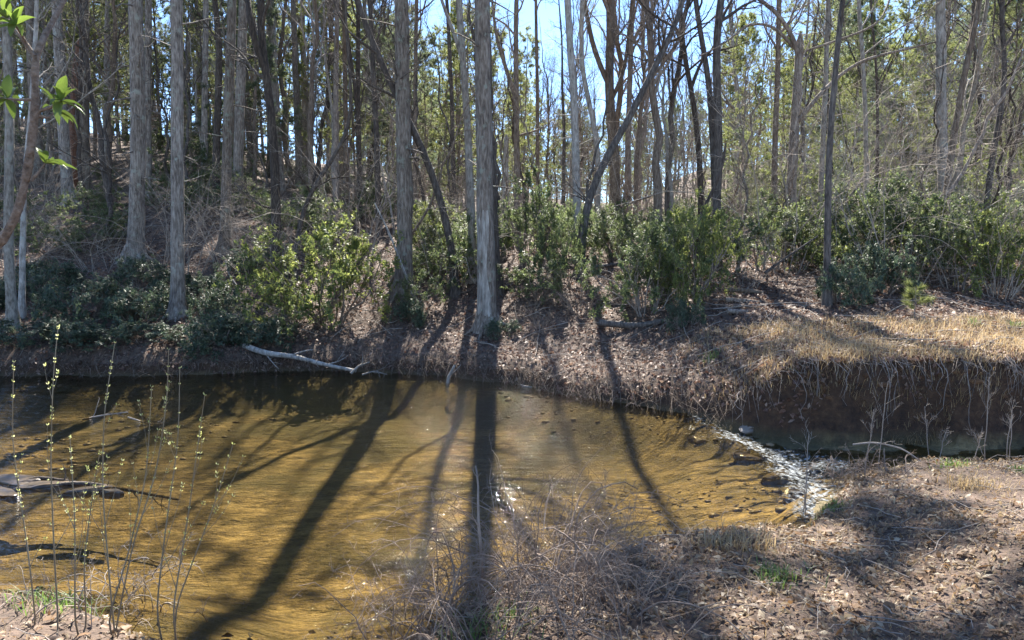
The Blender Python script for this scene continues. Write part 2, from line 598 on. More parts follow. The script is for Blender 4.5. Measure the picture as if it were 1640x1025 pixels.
# ------------------------------------------------------------------ tree kits (copied later)
def trunk_path(h, lean=0.3, K=22, wob=0.05):
    z = np.linspace(0, 1, K)
    a = rng.uniform(0, 6.28)
    x = lean * z * math.cos(a) + np.cumsum(rng.standard_normal(K)) * wob * 0.4
    y = lean * z * math.sin(a) + np.cumsum(rng.standard_normal(K)) * wob * 0.4
    return np.stack([x - x[0], y - y[0], z * h], -1)[None]


def flare(K, r, tip=0.15):
    z = np.linspace(0, 1, K)
    return (r * ((1 - z) * (1 - tip) + tip) * (1 + 0.45 * np.exp(-z * 45)))[None]


def pine_branches(mbw, mbn, path, rad, nb, t0, t1, Lmax, tuft=9, tl=0.2, tw=0.02, along=9, droop=-0.1, side=4):
    K = path.shape[1]
    t = np.sort(rng.uniform(t0, t1, nb))[None]
    p, T, r = sample(path, rad, t)
    p, T, r = p[0], T[0], r[0]
    f = (t[0] - t0) / (t1 - t0)
    Lb = Lmax * (1.05 - f) ** 0.8 * rng.uniform(0.55, 1.1, nb) + 0.35
    az = rng.uniform(0, 6.283, nb)
    d = np.stack([np.cos(az), np.sin(az), 0.15 + 0.5 * f + rng.uniform(-.15, .2, nb)], -1)
    d = nrm(d)
    out, q = [p], p.copy()
    for k in range(5):
        d = nrm(d + 0.1 * rng.standard_normal(d.shape) + np.array([0, 0, droop / 2 + 0.05 * k]))
        q = q + d * (Lb / 5)[:, None]
        out.append(q)
    bp = np.stack(out, 1)
    br = np.clip(Lb * 0.011, 0.008, 0.05)[:, None] * np.linspace(1, 0.25, 6)[None]
    tubes(mbw, bp, br, 4)
    sp, sr = children(bp, br, side, 0.25, 1.0, (0.35 * Lmax * 0.5, 0.6 * Lmax * 0.5), (35, 65), K=4, up=0.1, wob=0.1, shrink=0.6)
    tubes(mbw, sp, sr, 3)
    for pp, rr, cnt, lo in ((bp, br, along, 0.45), (sp, sr, along, 0.2)):
        n = len(pp)
        tq = rng.uniform(lo, 1.0, (n, cnt))
        a, tg, _ = sample(pp, rr, tq)
        needle_tufts(mbn, a.reshape(-1, 3), (tg + np.array([0, 0, 0.25])).reshape(-1, 3), tuft, tl, tw)


def dead_stubs(mbw, path, rad, n, t0, t1, L=(0.3, 1.6)):
    a, ar = children(path, rad, n, t0, t1, L, (70, 100), K=4, up=-0.1, wob=0.12, rk=0.16, rmin=0.005, shrink=0.2)
    tubes(mbw, a, ar, 4)
    b_, br = children(a, ar, 3, 0.3, 1, (0.15, 0.5), (30, 60), K=3, rmin=0.003)
    tubes(mbw, b_, br, 3)


PARK = (0, -400, -50)
kits = {}


def kit_pine(key, h, r, c0, nb, Lmax, bmat, nmat, tuft=9, tl=0.2, tw=0.02, along=8, stubs=25):
    root = thing('pine_tree', 'x', 'tree')
    mt, mn = MB(), MB()
    p = trunk_path(h, 0.5, 24, 0.05)
    rr = flare(24, r)
    tubes(mt, p, rr, 9, 0.03)
    if stubs:
        dead_stubs(mt, p, rr, stubs, 0.08, c0 + 0.1)
    pine_branches(mt, mn, p, rr, nb, c0, 0.985, Lmax, tuft, tl, tw, along)
    mt.build('trunk', bmat, root, True)
    mn.build('crown', nmat, root)
    kits[key] = root


def bare_limbs(mt, p, rr, n1, t0, L1, n2=6, n3=5, ang=(25, 60), rmin=0.004, up=0.5):
    a, ar = children(p, rr, n1, t0, 0.98, L1, ang, K=7, up=up, wob=0.17, rk=0.5, rmin=rmin * 2, shrink=0.65, tip=0.25)
    tubes(mt, a, ar, 5)
    b_, br = children(a, ar, n2, 0.2, 1, (L1[0] * 0.4, L1[1] * 0.42), (25, 65), K=5, up=0.25, wob=0.2, rk=0.55, rmin=rmin)
    tubes(mt, b_, br, 4)
    c, cr = children(b_, br, n3, 0.2, 1, (L1[0] * 0.2, L1[1] * 0.2), (25, 65), K=4, up=0.15, wob=0.22, rk=0.6, rmin=rmin * 0.8)
    tubes(mt, c, cr, 3)
    return c, cr


def kit_bare(key, h, r, n1, t0, L1, bmat, lean=1.0, wob=0.16, up=0.5, n2=6, n3=6, rmin=0.0045):
    root = thing('bare_tree', 'x', 'tree')
    mt, mc = MB(), MB()
    p = trunk_path(h, lean, 26, wob)
    rr = flare(26, r, 0.1)
    tubes(mt, p, rr, 8, 0.03)
    bare_limbs(mc, p, rr, n1, t0, L1, n2, n3, up=up, rmin=rmin)
    mt.build('trunk', bmat, root, True)
    mc.build('crown', bmat, root)
    kits[key] = root


for k in range(3):
    kit_pine('tall%d' % k, 23 + 1.5 * k, 0.17 + 0.02 * k, 0.36 + 0.05 * k, 60, 3.1, M['pine_bark'], M['needles'], tuft=9, tl=0.2, tw=0.022, along=8)
for k in range(3):
    kit_pine('young%d' % k, 11 + 1.2 * k, 0.1, 0.1 + 0.06 * k, 64, 2.6, M['brown_bark'], M['needles_sunny'] if k else M['needles'], tuft=9, tl=0.2, tw=0.022, along=8, stubs=8)
BARK = [M['grey_bark'], M['brown_bark'], M['dark_bark']]
for k in range(6):
    kit_bare('bare%d' % k, 15 + k, 0.1 + 0.012 * k, 22 + 2 * k, 0.25, (1.4, 4.2), BARK[k % 3], 1.0 + 0.25 * k, 0.2)
for k in range(4):
    kit_bare('sap%d' % k, 6.5 + k * 1.3, 0.036 + 0.006 * k, 17, 0.15, (0.6, 2.2), BARK[(k + 1) % 3], 0.9, 0.17, 0.6, 4, 4, 0.003)


for k in range(3):
    kit_bare('crook%d' % k, 6.5 + 1.2 * k, 0.05 + 0.008 * k, 15, 0.2, (0.8, 2.6), BARK[(1, 2, 2)[k]], 2.4, 0.2, 0.35, 5, 5, 0.0035)


def kit_shrub(key, h, w, nst, leaves, leafL, lmat, whorl=7, droopy=0.0):
    """evergreen laurel: several crooked stems, whorls of leaves at the twig ends"""
    root = thing('laurel_shrub', 'x', 'shrub')
    ms, ml_ = MB(), MB()
    az = rng.uniform(0, 6.28, nst)
    base = np.stack([np.cos(az) * 0.1 * w, np.sin(az) * 0.1 * w, np.full(nst, -0.08)], -1)
    d = nrm(np.stack([np.cos(az) * 0.42 * w, np.sin(az) * 0.42 * w, np.full(nst, h * 0.75)], -1) * rng.uniform(0.6, 1.2, (nst, 1)) + 0.1 * rng.standard_normal((nst, 3)))
    out, q = [base], base.copy()
    for k in range(7):
        d = nrm(d + 0.22 * rng.standard_normal(d.shape) + np.array([0, 0, 0.05]))
        q = q + d * (h * rng.uniform(0.75, 1.05, (nst, 1)) / 7)
        out.append(q)
    p = np.stack(out, 1)
    r = np.full((nst, 1), 0.02) * np.linspace(1, 0.35, 8)[None]
    tubes(ms, p, r, 5)
    a, ar = children(p, r, 8, 0.15, 1, (0.3 * w, 0.55 * w), (30, 75), K=5, up=0.3, wob=0.2)
    tubes(ms, a, ar, 4)
    b_, br = children(a, ar, 5, 0.25, 1, (0.1 * w, 0.24 * w), (25, 65), K=4, up=0.3)
    tubes(ms, b_, br, 3)
    tips = np.concatenate([b_[:, -1], b_[:, 2], a[:, -1], b_[:, 1], a[:, 3]])
    dirs = np.concatenate([b_[:, -1] - b_[:, -2], b_[:, 2] - b_[:, 1], a[:, -1] - a[:, -2], b_[:, 1] - b_[:, 0], a[:, 3] - a[:, 2]])
    sel = rng.permutation(len(tips))[:leaves // whorl]
    tips, dirs = tips[sel], nrm(dirs[sel])
    c = np.repeat(tips, whorl, 0)
    dd = np.repeat(dirs, whorl, 0)
    rv = rng.standard_normal(c.shape)
    rad = nrm(rv - (rv * dd).sum(-1, keepdims=True) * dd)
    ax = nrm(rad + dd * rng.uniform(-0.1, 0.8, (len(c), 1)) - np.array([0, 0, droopy]))
    nor = nrm(dd + np.array([0, 0, 0.5]) + 0.35 * rng.standard_normal(c.shape))
    c = c + dd * rng.uniform(-0.06, 0.02, (len(c), 1))
    leaf_cards(ml_, c, ax, nor, leafL * rng.uniform(0.6, 1.2, len(c)), leafL * 0.36 * rng.uniform(0.8, 1.2, len(c)))
    ms.build('stem', M['brown_bark'], root, True)
    ml_.build('foliage', lmat, root, kind='stuff')
    kits[key] = root


for k in range(2):
    kit_shrub('laurel%d' % k, 1.9, 1.9, 9, 7600, 0.078, M['laurel'], 9)
    kit_shrub('yellow%d' % k, 1.9, 1.9, 9, 7600, 0.078, M['laurel_yellow'], 9)
    kit_shrub('dark%d' % k, 0.75, 1.5, 12, 5000, 0.085, M['laurel_dark'], 8, droopy=0.25)
    kit_shrub('pale%d' % k, 1.7, 1.8, 9, 6400, 0.08, M['laurel'], 9, droopy=0.3)


kit_shrub('dense0', 1.9, 1.9, 15, 15000, 0.078, M['laurel'], 9)
kit_shrub('dense1', 1.9, 1.9, 14, 13000, 0.078, M['laurel_yellow'], 9)


def kit_tangle(key, h, w, n, m_):
    root = thing('bare_shrub', 'x', 'shrub')
    ms, mt = MB(), MB()
    az = rng.uniform(0, 6.28, n)
    base = np.stack([np.cos(az) * .12 * w, np.sin(az) * .12 * w, np.full(n, -0.05)], -1)
    d = nrm(np.stack([np.cos(az) * w * .5, np.sin(az) * w * .5, np.full(n, h)], -1) + .25 * rng.standard_normal((n, 3)))
    out, q = [base], base.copy()
    for k in range(8):
        d = nrm(d + 0.13 * rng.standard_normal(d.shape) + np.array([0, 0, -0.045 * k]))
        q = q + d * h * 1.15 / 8 * rng.uniform(.7, 1.1, (n, 1))
        out.append(q)
    p = np.stack(out, 1)
    r = np.full((n, 1), 0.009) * np.linspace(1, .35, 9)[None]
    tubes(ms, p, r, 4)
    a, ar = children(p, r, 6, .15, 1, (.25 * h, .6 * h), (25, 70), K=5, up=.1, wob=.2, rmin=.003)
    tubes(mt, a, ar, 3)
    b_, br = children(a, ar, 4, .2, 1, (.1 * h, .25 * h), (25, 70), K=3, up=.1, wob=.2, rmin=.0025)
    tubes(mt, b_, br, 3)
    ms.build('stem', m_, root)
    mt.build('twig', m_, root, kind='stuff')
    kits[key] = root


kit_tangle('tangle0', 2.4, 2.2, 12, M['twig_pale'])
kit_tangle('tangle1', 1.5, 1.8, 14, M['twig_red'])
kit_tangle('tangle2', 3.4, 2.2, 9, M['twig_pale'])

used = set()


def place(key, loc, rz, sc, label, group, tilt=(0, 0)):
    k = kits[key]
    if key not in used:                       # the first one is the kit itself
        used.add(key)
        k.location = loc
        k.rotation_euler = (tilt[0], tilt[1], rz)
        k.scale = sc if hasattr(sc, '__len__') else (sc, sc, sc)
        k['label'] = label
        k['group'] = group
        return k
    return copy_tree(k, loc, rz, sc, label, group, tilt)


# ------------------------------------------------------------------ the trees one can tell apart
def resample(pts, K):
    pts = np.array(pts, float)
    s = np.concatenate([[0], np.cumsum(np.linalg.norm(np.diff(pts, axis=0), axis=1))])
    q = np.linspace(0, s[-1], K)
    # smooth through the corner points
    out = np.stack([np.interp(q, s, pts[:, i]) for i in range(3)], -1)
    for _ in range(2):
        o2 = out.copy()
        o2[1:-1] = 0.25 * out[:-2] + 0.5 * out[1:-1] + 0.25 * out[2:]
        out = o2
    return out


def key_tree(label, Y, wpx, pix, bmat='grey_bark', kind='bare', height=18.0, limbs=(), top_px=None, t0=0.3, L1=(1.2, 3.6), n1=20, name=None, broken=False, side=0.0):
    """pix: photo pixels from the foot upwards, Y metres ahead; the trunk goes on above the frame up to its height"""
    m_ = M[bmat]
    bx, by = pix[0]
    foot = P(bx, by, Y)
    foot[2] = gz(foot[0], Y)
    pts = [foot - np.array([0, 0, 0.12])]
    yy = Y
    drift = rng.uniform(-0.05, 0.05) + side
    for (x, y) in pix[1:]:
        q = P(x, y, Y)
        q = P(x, y, Y + drift * (q[2] - foot[2]))
        pts.append(q)
    nvis = len(pts)
    if not broken:
        d = nrm(pts[-1] - pts[-2])
        d = nrm(d * np.array([0.6, 0.6, 1]) + np.array([0, 0, 0.8]))
        z = pts[-1][2]
        while z < height + foot[2]:
            d = nrm(d + 0.08 * rng.standard_normal(3) * (kind == 'bare') + np.array([0, 0, 0.05]))
            pts.append(pts[-1] + d * 1.6)
            z = pts[-1][2]
    K = max(24, int((pts[-1][2] - foot[2]) * 2.2))
    p = resample(pts, K)[None]
    r0 = wpx / F * Y * 0.5
    zz = (p[0, :, 2] - foot[2]) / max(height, 1)
    rr = r0 * np.clip(1.0 - 0.78 * np.clip(zz, 0, 1) ** 1.1, 0.12, 1)
    rr = rr * (1 + 0.6 * np.exp(-(p[0, :, 2] - foot[2]) * 3.2))
    if broken:
        rr = r0 * np.linspace(1.15, 0.75, K)
        rr[-1] *= 0.25
    rr = rr[None]
    root = thing(name or ('pine_tree' if kind == 'pine' else 'bare_tree' if not broken else 'broken_snag'), label, 'tree', tuple(foot))
    mt, mc, mn = MB(), MB(), MB()
    off = foot
    tubes(mt, p - off, rr, 12, 0.035)
    if r0 > 0.1 and not broken:                            # root flanges
        for k in range(6):
            az_ = k / 6 * 6.283 + rng.uniform(-.4, .4)
            ca, sa_ = math.cos(az_), math.sin(az_)
            q = []
            for f_, h_ in ((.35, .5), (.95, .24), (1.7, .07), (2.9, -.04)):
                q.append((ca * r0 * f_, sa_ * r0 * f_, gz(foot[0] + ca * r0 * f_, foot[1] + sa_ * r0 * f_) - foot[2] + h_ * r0 * 6 * rng.uniform(.8, 1.2)))
            tubes(mt, np.array(q)[None], np.array([[.5, .42, .28, .1]]) * r0, 7)
    lp = []
    for wl_, lpx in limbs:
        a = [P(x, y, Y + (0.0 if k == 0 else rng.uniform(-.3, .3))) for k, (x, y) in enumerate(lpx)]
        j = np.argmin(np.linalg.norm(p[0] - a[0], axis=1))
        a[0] = p[0, j].copy()
        if lpx[-1][1] < 12:                                # goes on above the frame
            d = nrm(a[-1] - a[-2])
            for _ in range(4):
                d = nrm(d + np.array([0, 0, 0.2]) + 0.12 * rng.standard_normal(3))
                a.append(a[-1] + d * 0.9)
        q = resample(a, 18)[None]
        lr = (wl_ / F * Y * 0.5 * np.linspace(1.0, 0.3, 18))[None]
        tubes(mt, q - off, lr, 8, 0.03)
        lp.append((q, lr))
    if kind == 'pine':
        dead_stubs(mt, p - off, rr, 22, 0.06, 0.6, (0.3, 1.3))
        pine_branches(mc, mn, p - off, rr, 46 if t0 == 0.3 else 80, t0 if t0 != 0.3 else (0.4 if Y < 18.4 else 0.46 if Y < 21 else 0.56), 0.985, 2.6, 9 if t0 == 0.3 else 16, 0.22, 0.024, 9)
    elif not broken:
        bare_limbs(mc, p - off, rr, n1, t0, L1)
        for q, lr in lp:
            bare_limbs(mc, q - off, lr, 7, 0.25, (0.7, 2.0))
    mt.build('trunk', m_, root, True)
    if mc.n:
        mc.build('limbs' if kind == 'pine' else 'crown', m_, root)
    if mn.n:
        mn.build('crown', M['needles'], root)
    return root


KT = key_tree
KT('pale mossy-footed trunk on the bank edge beside a thinner twin', 15.6, 15, [(22, 540), (13, 394), (16, 200), (8, 0)], 'grey_bark', height=16)
KT('thin grey trunk close against the mossy-footed tree', 16.2, 9, [(34, 505), (38, 300), (52, 150), (60, 0)], 'grey_bark', height=13)
KT('grey trunk bending slightly, before the rusty broken snag', 26, 17, [(110, 322), (100, 190), (90, 0)], 'pine_bark', 'pine', 22)
KT('rusty red rotting broken snag among the hillside pines', 27.2, 15, [(117, 300), (119, 220), (121, 135), (128, 62)], 'red_rot', broken=True, name='broken_snag')
KT('straight grey pine right against the rusty broken snag', 26.6, 15, [(137, 315), (134, 100), (136, 0)], 'pine_bark', 'pine', 23)
KT('slim straight pine on the hill between the snag and the thick furrowed pine', 32, 10, [(172, 280), (171, 120), (173, 0)], 'pine_bark', 'pine', 24)
KT('thick furrowed grey pine on the leafy slope with a black stick at its foot', 20, 24, [(217, 421), (222, 215), (217, 0)], 'pine_bark', 'pine', 27)
KT('slim pine showing just behind the thick furrowed pine', 27, 12, [(238, 330), (236, 170), (238, 0)], 'pine_bark', 'pine', 25)
KT('tall straight grey pine rooted low on the bank above the dark evergreens', 16.5, 21, [(285, 515), (284, 250), (283, 0)], 'pine_bark', 'pine', 27)
KT('slender straight pine on the slope beyond the low-rooted grey pine', 28, 10, [(327, 315), (328, 150), (330, 0)], 'pine_bark', 'pine', 25)
KT('dark crooked trunk behind the brown-grey pine on the slope', 25, 12, [(345, 340), (347, 235), (352, 67), (343, 0)], 'dark_bark', height=17)
KT('brown-grey pine leaning slightly, standing halfway up the leafy slope', 20.5, 16, [(359, 408), (365, 200), (372, 0)], 'pine_bark', 'pine', 26)
KT('straight grey pine close behind the brown-grey leaning pine', 25, 16, [(379, 330), (384, 168), (390, 0)], 'pine_bark', 'pine', 25)
KT('dark twisting tree forking into two uprights beside the big olive laurel', 18.5, 16, [(443, 460), (442, 323), (439, 235), (433, 168), (426, 121), (419, 74), (416, 0)], 'dark_bark', height=15,
   limbs=[(11, [(427, 121), (409, 77), (400, 27), (396, 0)]), (4, [(442, 345), (420, 330), (402, 318)])])
KT('small crooked dark tree leaning over behind the olive laurel', 19, 8, [(470, 375), (481, 337), (505, 296), (529, 259), (552, 228), (566, 190)], 'dark_bark', height=9, t0=0.2, L1=(0.7, 2), n1=12)
KT('slim upright trunk on the slope behind the small crooked tree', 26, 10, [(538, 350), (538, 150), (540, 0)], 'brown_bark', height=18)
KT('slim brown trunk in the wood, one of a close pair behind the olive laurel', 28, 9, [(556, 345), (553, 150), (551, 0)], 'brown_bark', height=18)
KT('slim dark trunk in the wood forking high, behind the olive laurel', 27, 9, [(577, 345), (573, 170), (574, 0)], 'dark_bark', height=18, limbs=[(6, [(574, 180), (562, 90), (548, 0)])])
KT('slim knotted trunk just beyond the long leaning dark tree', 24, 10, [(607, 350), (603, 210), (596, 70), (592, 0)], 'dark_bark', height=17, limbs=[(4, [(603, 160), (616, 130), (624, 105)])])
KT('long dark tree leaning far over behind the thick dark pine trunk', 17.6, 13, [(730, 482), (728, 435), (720, 367), (710, 337), (690, 269), (666, 215), (636, 158), (595, 64), (569, 0)], 'dark_bark', height=13, t0=0.35, L1=(1, 3))
KT('thick straight brown pine crossed by the long leaning dark tree', 17.5, 26, [(646, 478), (649, 337), (645, 168), (643, 0)], 'pine_bark', 'pine', 27)
KT('thin upright trunk just behind the thick brown pine', 25, 8, [(664, 345), (665, 135), (667, 0)], 'brown_bark', height=18)
KT('thin dark trunk rising straight between the leaning tree and the bent grey one', 27, 8, [(728, 350), (724, 168), (716, 0)], 'dark_bark', height=18)
KT('slender bent grey tree beside the tall two-toned trunk', 18.5, 13, [(757, 475), (755, 337), (750, 235), (747, 168), (740, 84), (735, 0)], 'grey_bark', height=17, limbs=[(6, [(741, 95), (728, 55), (706, 0)])])
two_tone = KT('tall straight two-toned trunk standing alone at the water edge', 15.5, 28, [(781, 546), (777, 337), (774, 168), (772, 0)], 'pine_bark', 'pine', 28)
mb = MB()
f0 = np.array(two_tone.location)
top_ = P(777, 337, 15.5) - f0
for _k in range(1):
    tz = np.linspace(0.02, 1.0, 18)
    th = np.radians(np.linspace(172, 285, 9))
    rr_ = 28 / F * 15.5 * .5 * (1 - .78 * (tz * top_[2] / 28) ** 1.1) * (1 + .6 * np.exp(-tz * top_[2] * 3.2)) + .008
    wob_ = 12 * np.sin(tz * 9)[:, None] * np.linspace(0, 1, 9)[None]
    tha = th[None] + np.radians(wob_)
    V = np.stack([top_[0] * tz[:, None] + np.cos(tha) * rr_[:, None], top_[1] * tz[:, None] + np.sin(tha) * rr_[:, None], np.repeat(top_[2] * tz[:, None], 9, 1)], -1)
    ii = (np.arange(17)[:, None] * 9 + np.arange(8)[None]).ravel()
    mb.add(V, np.stack([ii, ii + 1, ii + 10, ii + 9], -1))
mb.build('bare_wood', M['dead_wood'], two_tone, True)['label'] = 'pale strip where the bark is gone'
KT('dark trunk hidden close behind the tall two-toned trunk', 17.2, 18, [(796, 500), (792, 400), (783, 250), (777, 0)], 'dark_bark', height=17)
KT('slim tree with a wide low fork in the wood beyond the two-toned trunk', 24, 10, [(828, 345), (828, 240), (827, 172), (826, 0)], 'brown_bark', height=16, limbs=[(6, [(827, 175), (811, 112), (794, 60), (788, 0)]), (4, [(829, 230), (850, 212), (880, 200)])])
KT('short grey trunk with a snapped top beyond the two-toned trunk', 26, 10, [(809, 345), (810, 270), (811, 215)], 'grey_bark', broken=True)
KT('thin pole-like tree beyond the shrubs in the gap', 26, 7, [(861, 350), (861, 168), (858, 0)], 'brown_bark', height=16)
KT('thin dead pole with a ragged top in the gap', 25, 7, [(902, 360), (903, 270), (904, 200), (900, 150)], 'dark_bark', height=8, t0=0.6, n1=8, L1=(0.4, 1.2))
KT('slender grey tree rising from the same spot as the low leaning tree', 19.5, 13, [(926, 420), (924, 337), (920, 168), (915, 101), (908, 0)], 'grey_bark', 'pine', 21.5, t0=.6)
KT('dark slanting tree leaning across in front of the burled forked tree', 18, 14, [(928, 445), (930, 395), (936, 337), (959, 269), (986, 229), (1009, 188), (1030, 145), (1056, 92), (1085, 40)], 'dark_bark', height=11, t0=0.4, L1=(0.8, 2.2))
KT('big forked tree with a swollen burl at its foot on the crest', 23, 17, [(985, 388), (986, 303), (981, 219), (974, 121), (979, 67), (977, 0)], 'brown_bark', height=19,
   limbs=[(9, [(976, 130), (962, 108), (949, 74), (935, 0)]), (7, [(984, 170), (996, 128), (1003, 94), (1009, 40), (1012, 0)]), (11, [(988, 350), (1000, 330), (1008, 318), (1004, 309)])])
KT('slim wavy tree standing beside the burled forked tree', 22.4, 9, [(955, 388), (960, 256), (954, 215), (945, 162), (932, 128), (931, 20), (934, 0)], 'grey_bark', height=16)
KT('straight slim tree with one slanting limb just past the burled forked tree', 24, 10, [(1004, 385), (1006, 202), (1010, 101), (1013, 0)], 'brown_bark', height=18, limbs=[(6, [(1012, 67), (1032, 32), (1052, 0)])])
KT('bent dark tree forking in the brush before the twin trunks', 21, 10, [(1124, 365), (1122, 270), (1115, 195), (1107, 135), (1095, 94), (1092, 50), (1088, 0)], 'dark_bark', height=15, limbs=[(6, [(1107, 135), (1122, 100), (1142, 78), (1156, 40)])])
KT('thick dark upright of the twin trunks behind the yellow-green laurel', 19, 15, [(1148, 400), (1147, 337), (1151, 236), (1149, 151), (1146, 67), (1154, 0)], 'dark_bark', height=18)
KT('thinner curving twin joined against the thick dark upright', 19.2, 11, [(1146, 395), (1145, 300), (1140, 202), (1137, 135), (1124, 67), (1113, 0)], 'dark_bark', height=17)
KT('straight slim tree standing just before the stout broken-topped tree', 22, 10, [(1240, 350), (1241, 236), (1245, 135), (1248, 0)], 'brown_bark', height=18)
KT('stout broken-topped tree with a very long bare limb reaching sideways', 19, 16, [(1266, 385), (1267, 303), (1273, 202), (1279, 101), (1282, 52)], 'brown_bark', broken=True, name='bare_tree',
   limbs=[(8, [(1279, 95), (1278, 64), (1258, 45), (1250, 20), (1215, 0)]), (6, [(1279, 75), (1238, 40), (1200, 37), (1157, 72), (1120, 90)]), (8, [(1275, 200), (1309, 155), (1339, 125), (1376, 98), (1410, 88), (1460, 77), (1511, 64)]), (4, [(1411, 88), (1413, 40), (1424, 0)]), (5, [(1280, 110), (1296, 84), (1302, 78)])])
KT('slender dark tree standing on the grassy terrace above the cut bank', 13.4, 11, [(1324, 502), (1326, 337), (1327, 236), (1337, 135), (1341, 67), (1349, 0)], 'dark_bark', height=13, t0=0.35, L1=(0.8, 2.4))
KT('thin pale trunk in the brush behind the terrace tree', 24, 9, [(1314, 330), (1316, 270), (1322, 145), (1326, 0)], 'grey_bark', height=16)
KT('thin straight tree in the brush beyond the terrace tree', 20, 8, [(1390, 380), (1388, 320), (1386, 168), (1380, 67), (1374, 0)], 'grey_bark', height=15)
KT('thin wavy sapling in the brush below the long sideways limb', 20.5, 6, [(1402, 370), (1405, 270), (1406, 150), (1400, 60), (1392, 0)], 'dark_bark', height=11)
KT('thick straight grey tree crossed by a slanting trunk on the brushy slope', 19, 17, [(1516, 400), (1512, 320), (1507, 202), (1507, 101), (1506, 0)], 'grey_bark', height=19)
KT('slanting brown tree crossing the thick straight grey tree', 18, 11, [(1512, 390), (1517, 286), (1528, 219), (1538, 151), (1556, 67), (1571, 0)], 'brown_bark', height=15)
KT('crooked dark tree with an elbow high up on the brushy slope', 17, 10, [(1577, 385), (1583, 290), (1595, 219), (1608, 151), (1613, 61), (1598, 44), (1605, 0)], 'dark_bark', height=12, limbs=[(5, [(1612, 61), (1625, 50), (1640, 30)]), (4, [(1590, 240), (1610, 170), (1640, 120)])])
KT('arching dead dark stem bowed over the yellow-green laurel', 15, 6, [(1108, 400), (1124, 340), (1151, 286), (1160, 250), (1162, 229)], 'dark_bark', height=2.6, t0=0.5, n1=5, L1=(0.2, 0.6), broken=True, name='dead_stem')

# ------------------------------------------------------------------ the wood behind
taken = []
MARKS = []
labels_of = {}
for px_, Y_, nm in [(22, 15.6, 'mossy-footed trunk'), (119, 27, 'rusty broken snag'), (172, 32, 'slim hill pine'), (217, 20, 'thick furrowed pine'), (285, 16.5, 'low-rooted grey pine'),
                    (345, 25, 'dark crooked trunk'), (359, 20.5, 'brown-grey leaning pine'), (443, 18.5, 'dark twisting forked tree'), (470, 19, 'small crooked tree'), (538, 26, 'slim upright trunk'), (577, 27, 'high-forking dark trunk'),
                    (607, 24, 'slim knotted trunk'), (646, 17.5, 'thick brown pine'), (728, 27, 'thin straight dark trunk'), (757, 18.5, 'slender bent grey tree'), (781, 15.5, 'two-toned trunk'),
                    (828, 24, 'wide-forked slim tree'), (861, 26, 'pole-like tree'), (902, 25, 'ragged dead pole'), (928, 18, 'slanting dark tree'), (985, 23, 'burled forked tree'), (1004, 24, 'slim tree with one slanting limb'), (1124, 21, 'bent forking dark tree'),
                    (1148, 19, 'twin dark trunks'), (1266, 19, 'stout broken-topped tree'), (1314, 24, 'thin pale trunk'), (1324, 13.4, 'terrace tree'), (1390, 20, 'thin straight brush tree'), (1402, 20.5, 'wavy sapling'), (1516, 19, 'thick straight grey tree'), (1577, 17, 'elbowed dark tree')]:
    MARKS.append(((px_ - 820) / F * Y_, Y_, nm))
LOOK = {'crook0': 'leaning brown small tree', 'crook1': 'leaning dark small tree', 'crook2': 'taller leaning dark small tree',
        'tall0': 'tall pine', 'tall1': 'high-crowned pine', 'tall2': 'thick-trunked pine', 'young0': 'dark green young pine', 'young1': 'light green young pine', 'young2': 'pale-crowned young pine',
        'bare0': 'slim grey bare tree', 'bare1': 'slim brown bare tree', 'bare2': 'dark bare tree', 'bare3': 'grey bare tree', 'bare4': 'stout brown bare tree', 'bare5': 'stout dark bare tree',
        'sap0': 'small brown sapling', 'sap1': 'small dark sapling', 'sap2': 'grey sapling', 'sap3': 'tall brown sapling',
        'tangle0': 'pale twiggy shrub', 'tangle2': 'tall pale twiggy shrub', 'laurel0': 'rounded green laurel', 'laurel1': 'spreading green laurel', 'pale0': 'drooping glossy laurel', 'pale1': 'loose drooping laurel',
        'yellow0': 'rounded yellow-green laurel', 'yellow1': 'spreading yellow-green laurel', 'dark0': 'low dark evergreen', 'dark1': 'low dark spreading evergreen'}


def scatter(n, u0, u1, y0, y1, keys, sc, where, group, gap=0.5, zs=(0.9, 1.15), power=1.0, cond=None):
    c = tries = 0
    while c < n and tries < n * 40:
        tries += 1
        u = rng.uniform(u0, u1)
        y = y0 + (y1 - y0) * rng.uniform(0, 1) ** power
        x = u * y
        if any((x - a) ** 2 + (y - b_) ** 2 < gap * gap for a, b_ in taken):
            continue
        taken.append((x, y))
        s = rng.uniform(*sc)
        key = keys[rng.integers(len(keys))]
        d2, mk = min(((x - a) ** 2 + (y - b_) ** 2, nm) for a, b_, nm in MARKS)
        size = 'small ' if s < sc[0] + (sc[1] - sc[0]) * .3 and not LOOK[key].startswith('small') else ''
        if d2 < 3.2 ** 2:
            lab = size + LOOK[key] + ' growing close to the ' + mk
        else:
            far = ', deep in' if y > y0 + (y1 - y0) * .55 else ''
            lab = size + LOOK[key] + ' ' + (where if not far else where + ', far back')
        if labels_of.setdefault(lab, group) != group:
            lab = LOOK[key] + ' in the wood, standing near the ' + mk
        place(key, (x, y, gz(x, y) - 0.1), rng.uniform(0, 6.28), (s, s, s * rng.uniform(*zs)),
              lab, group, (rng.normal(0, .02), rng.normal(0, .02)))
        c += 1


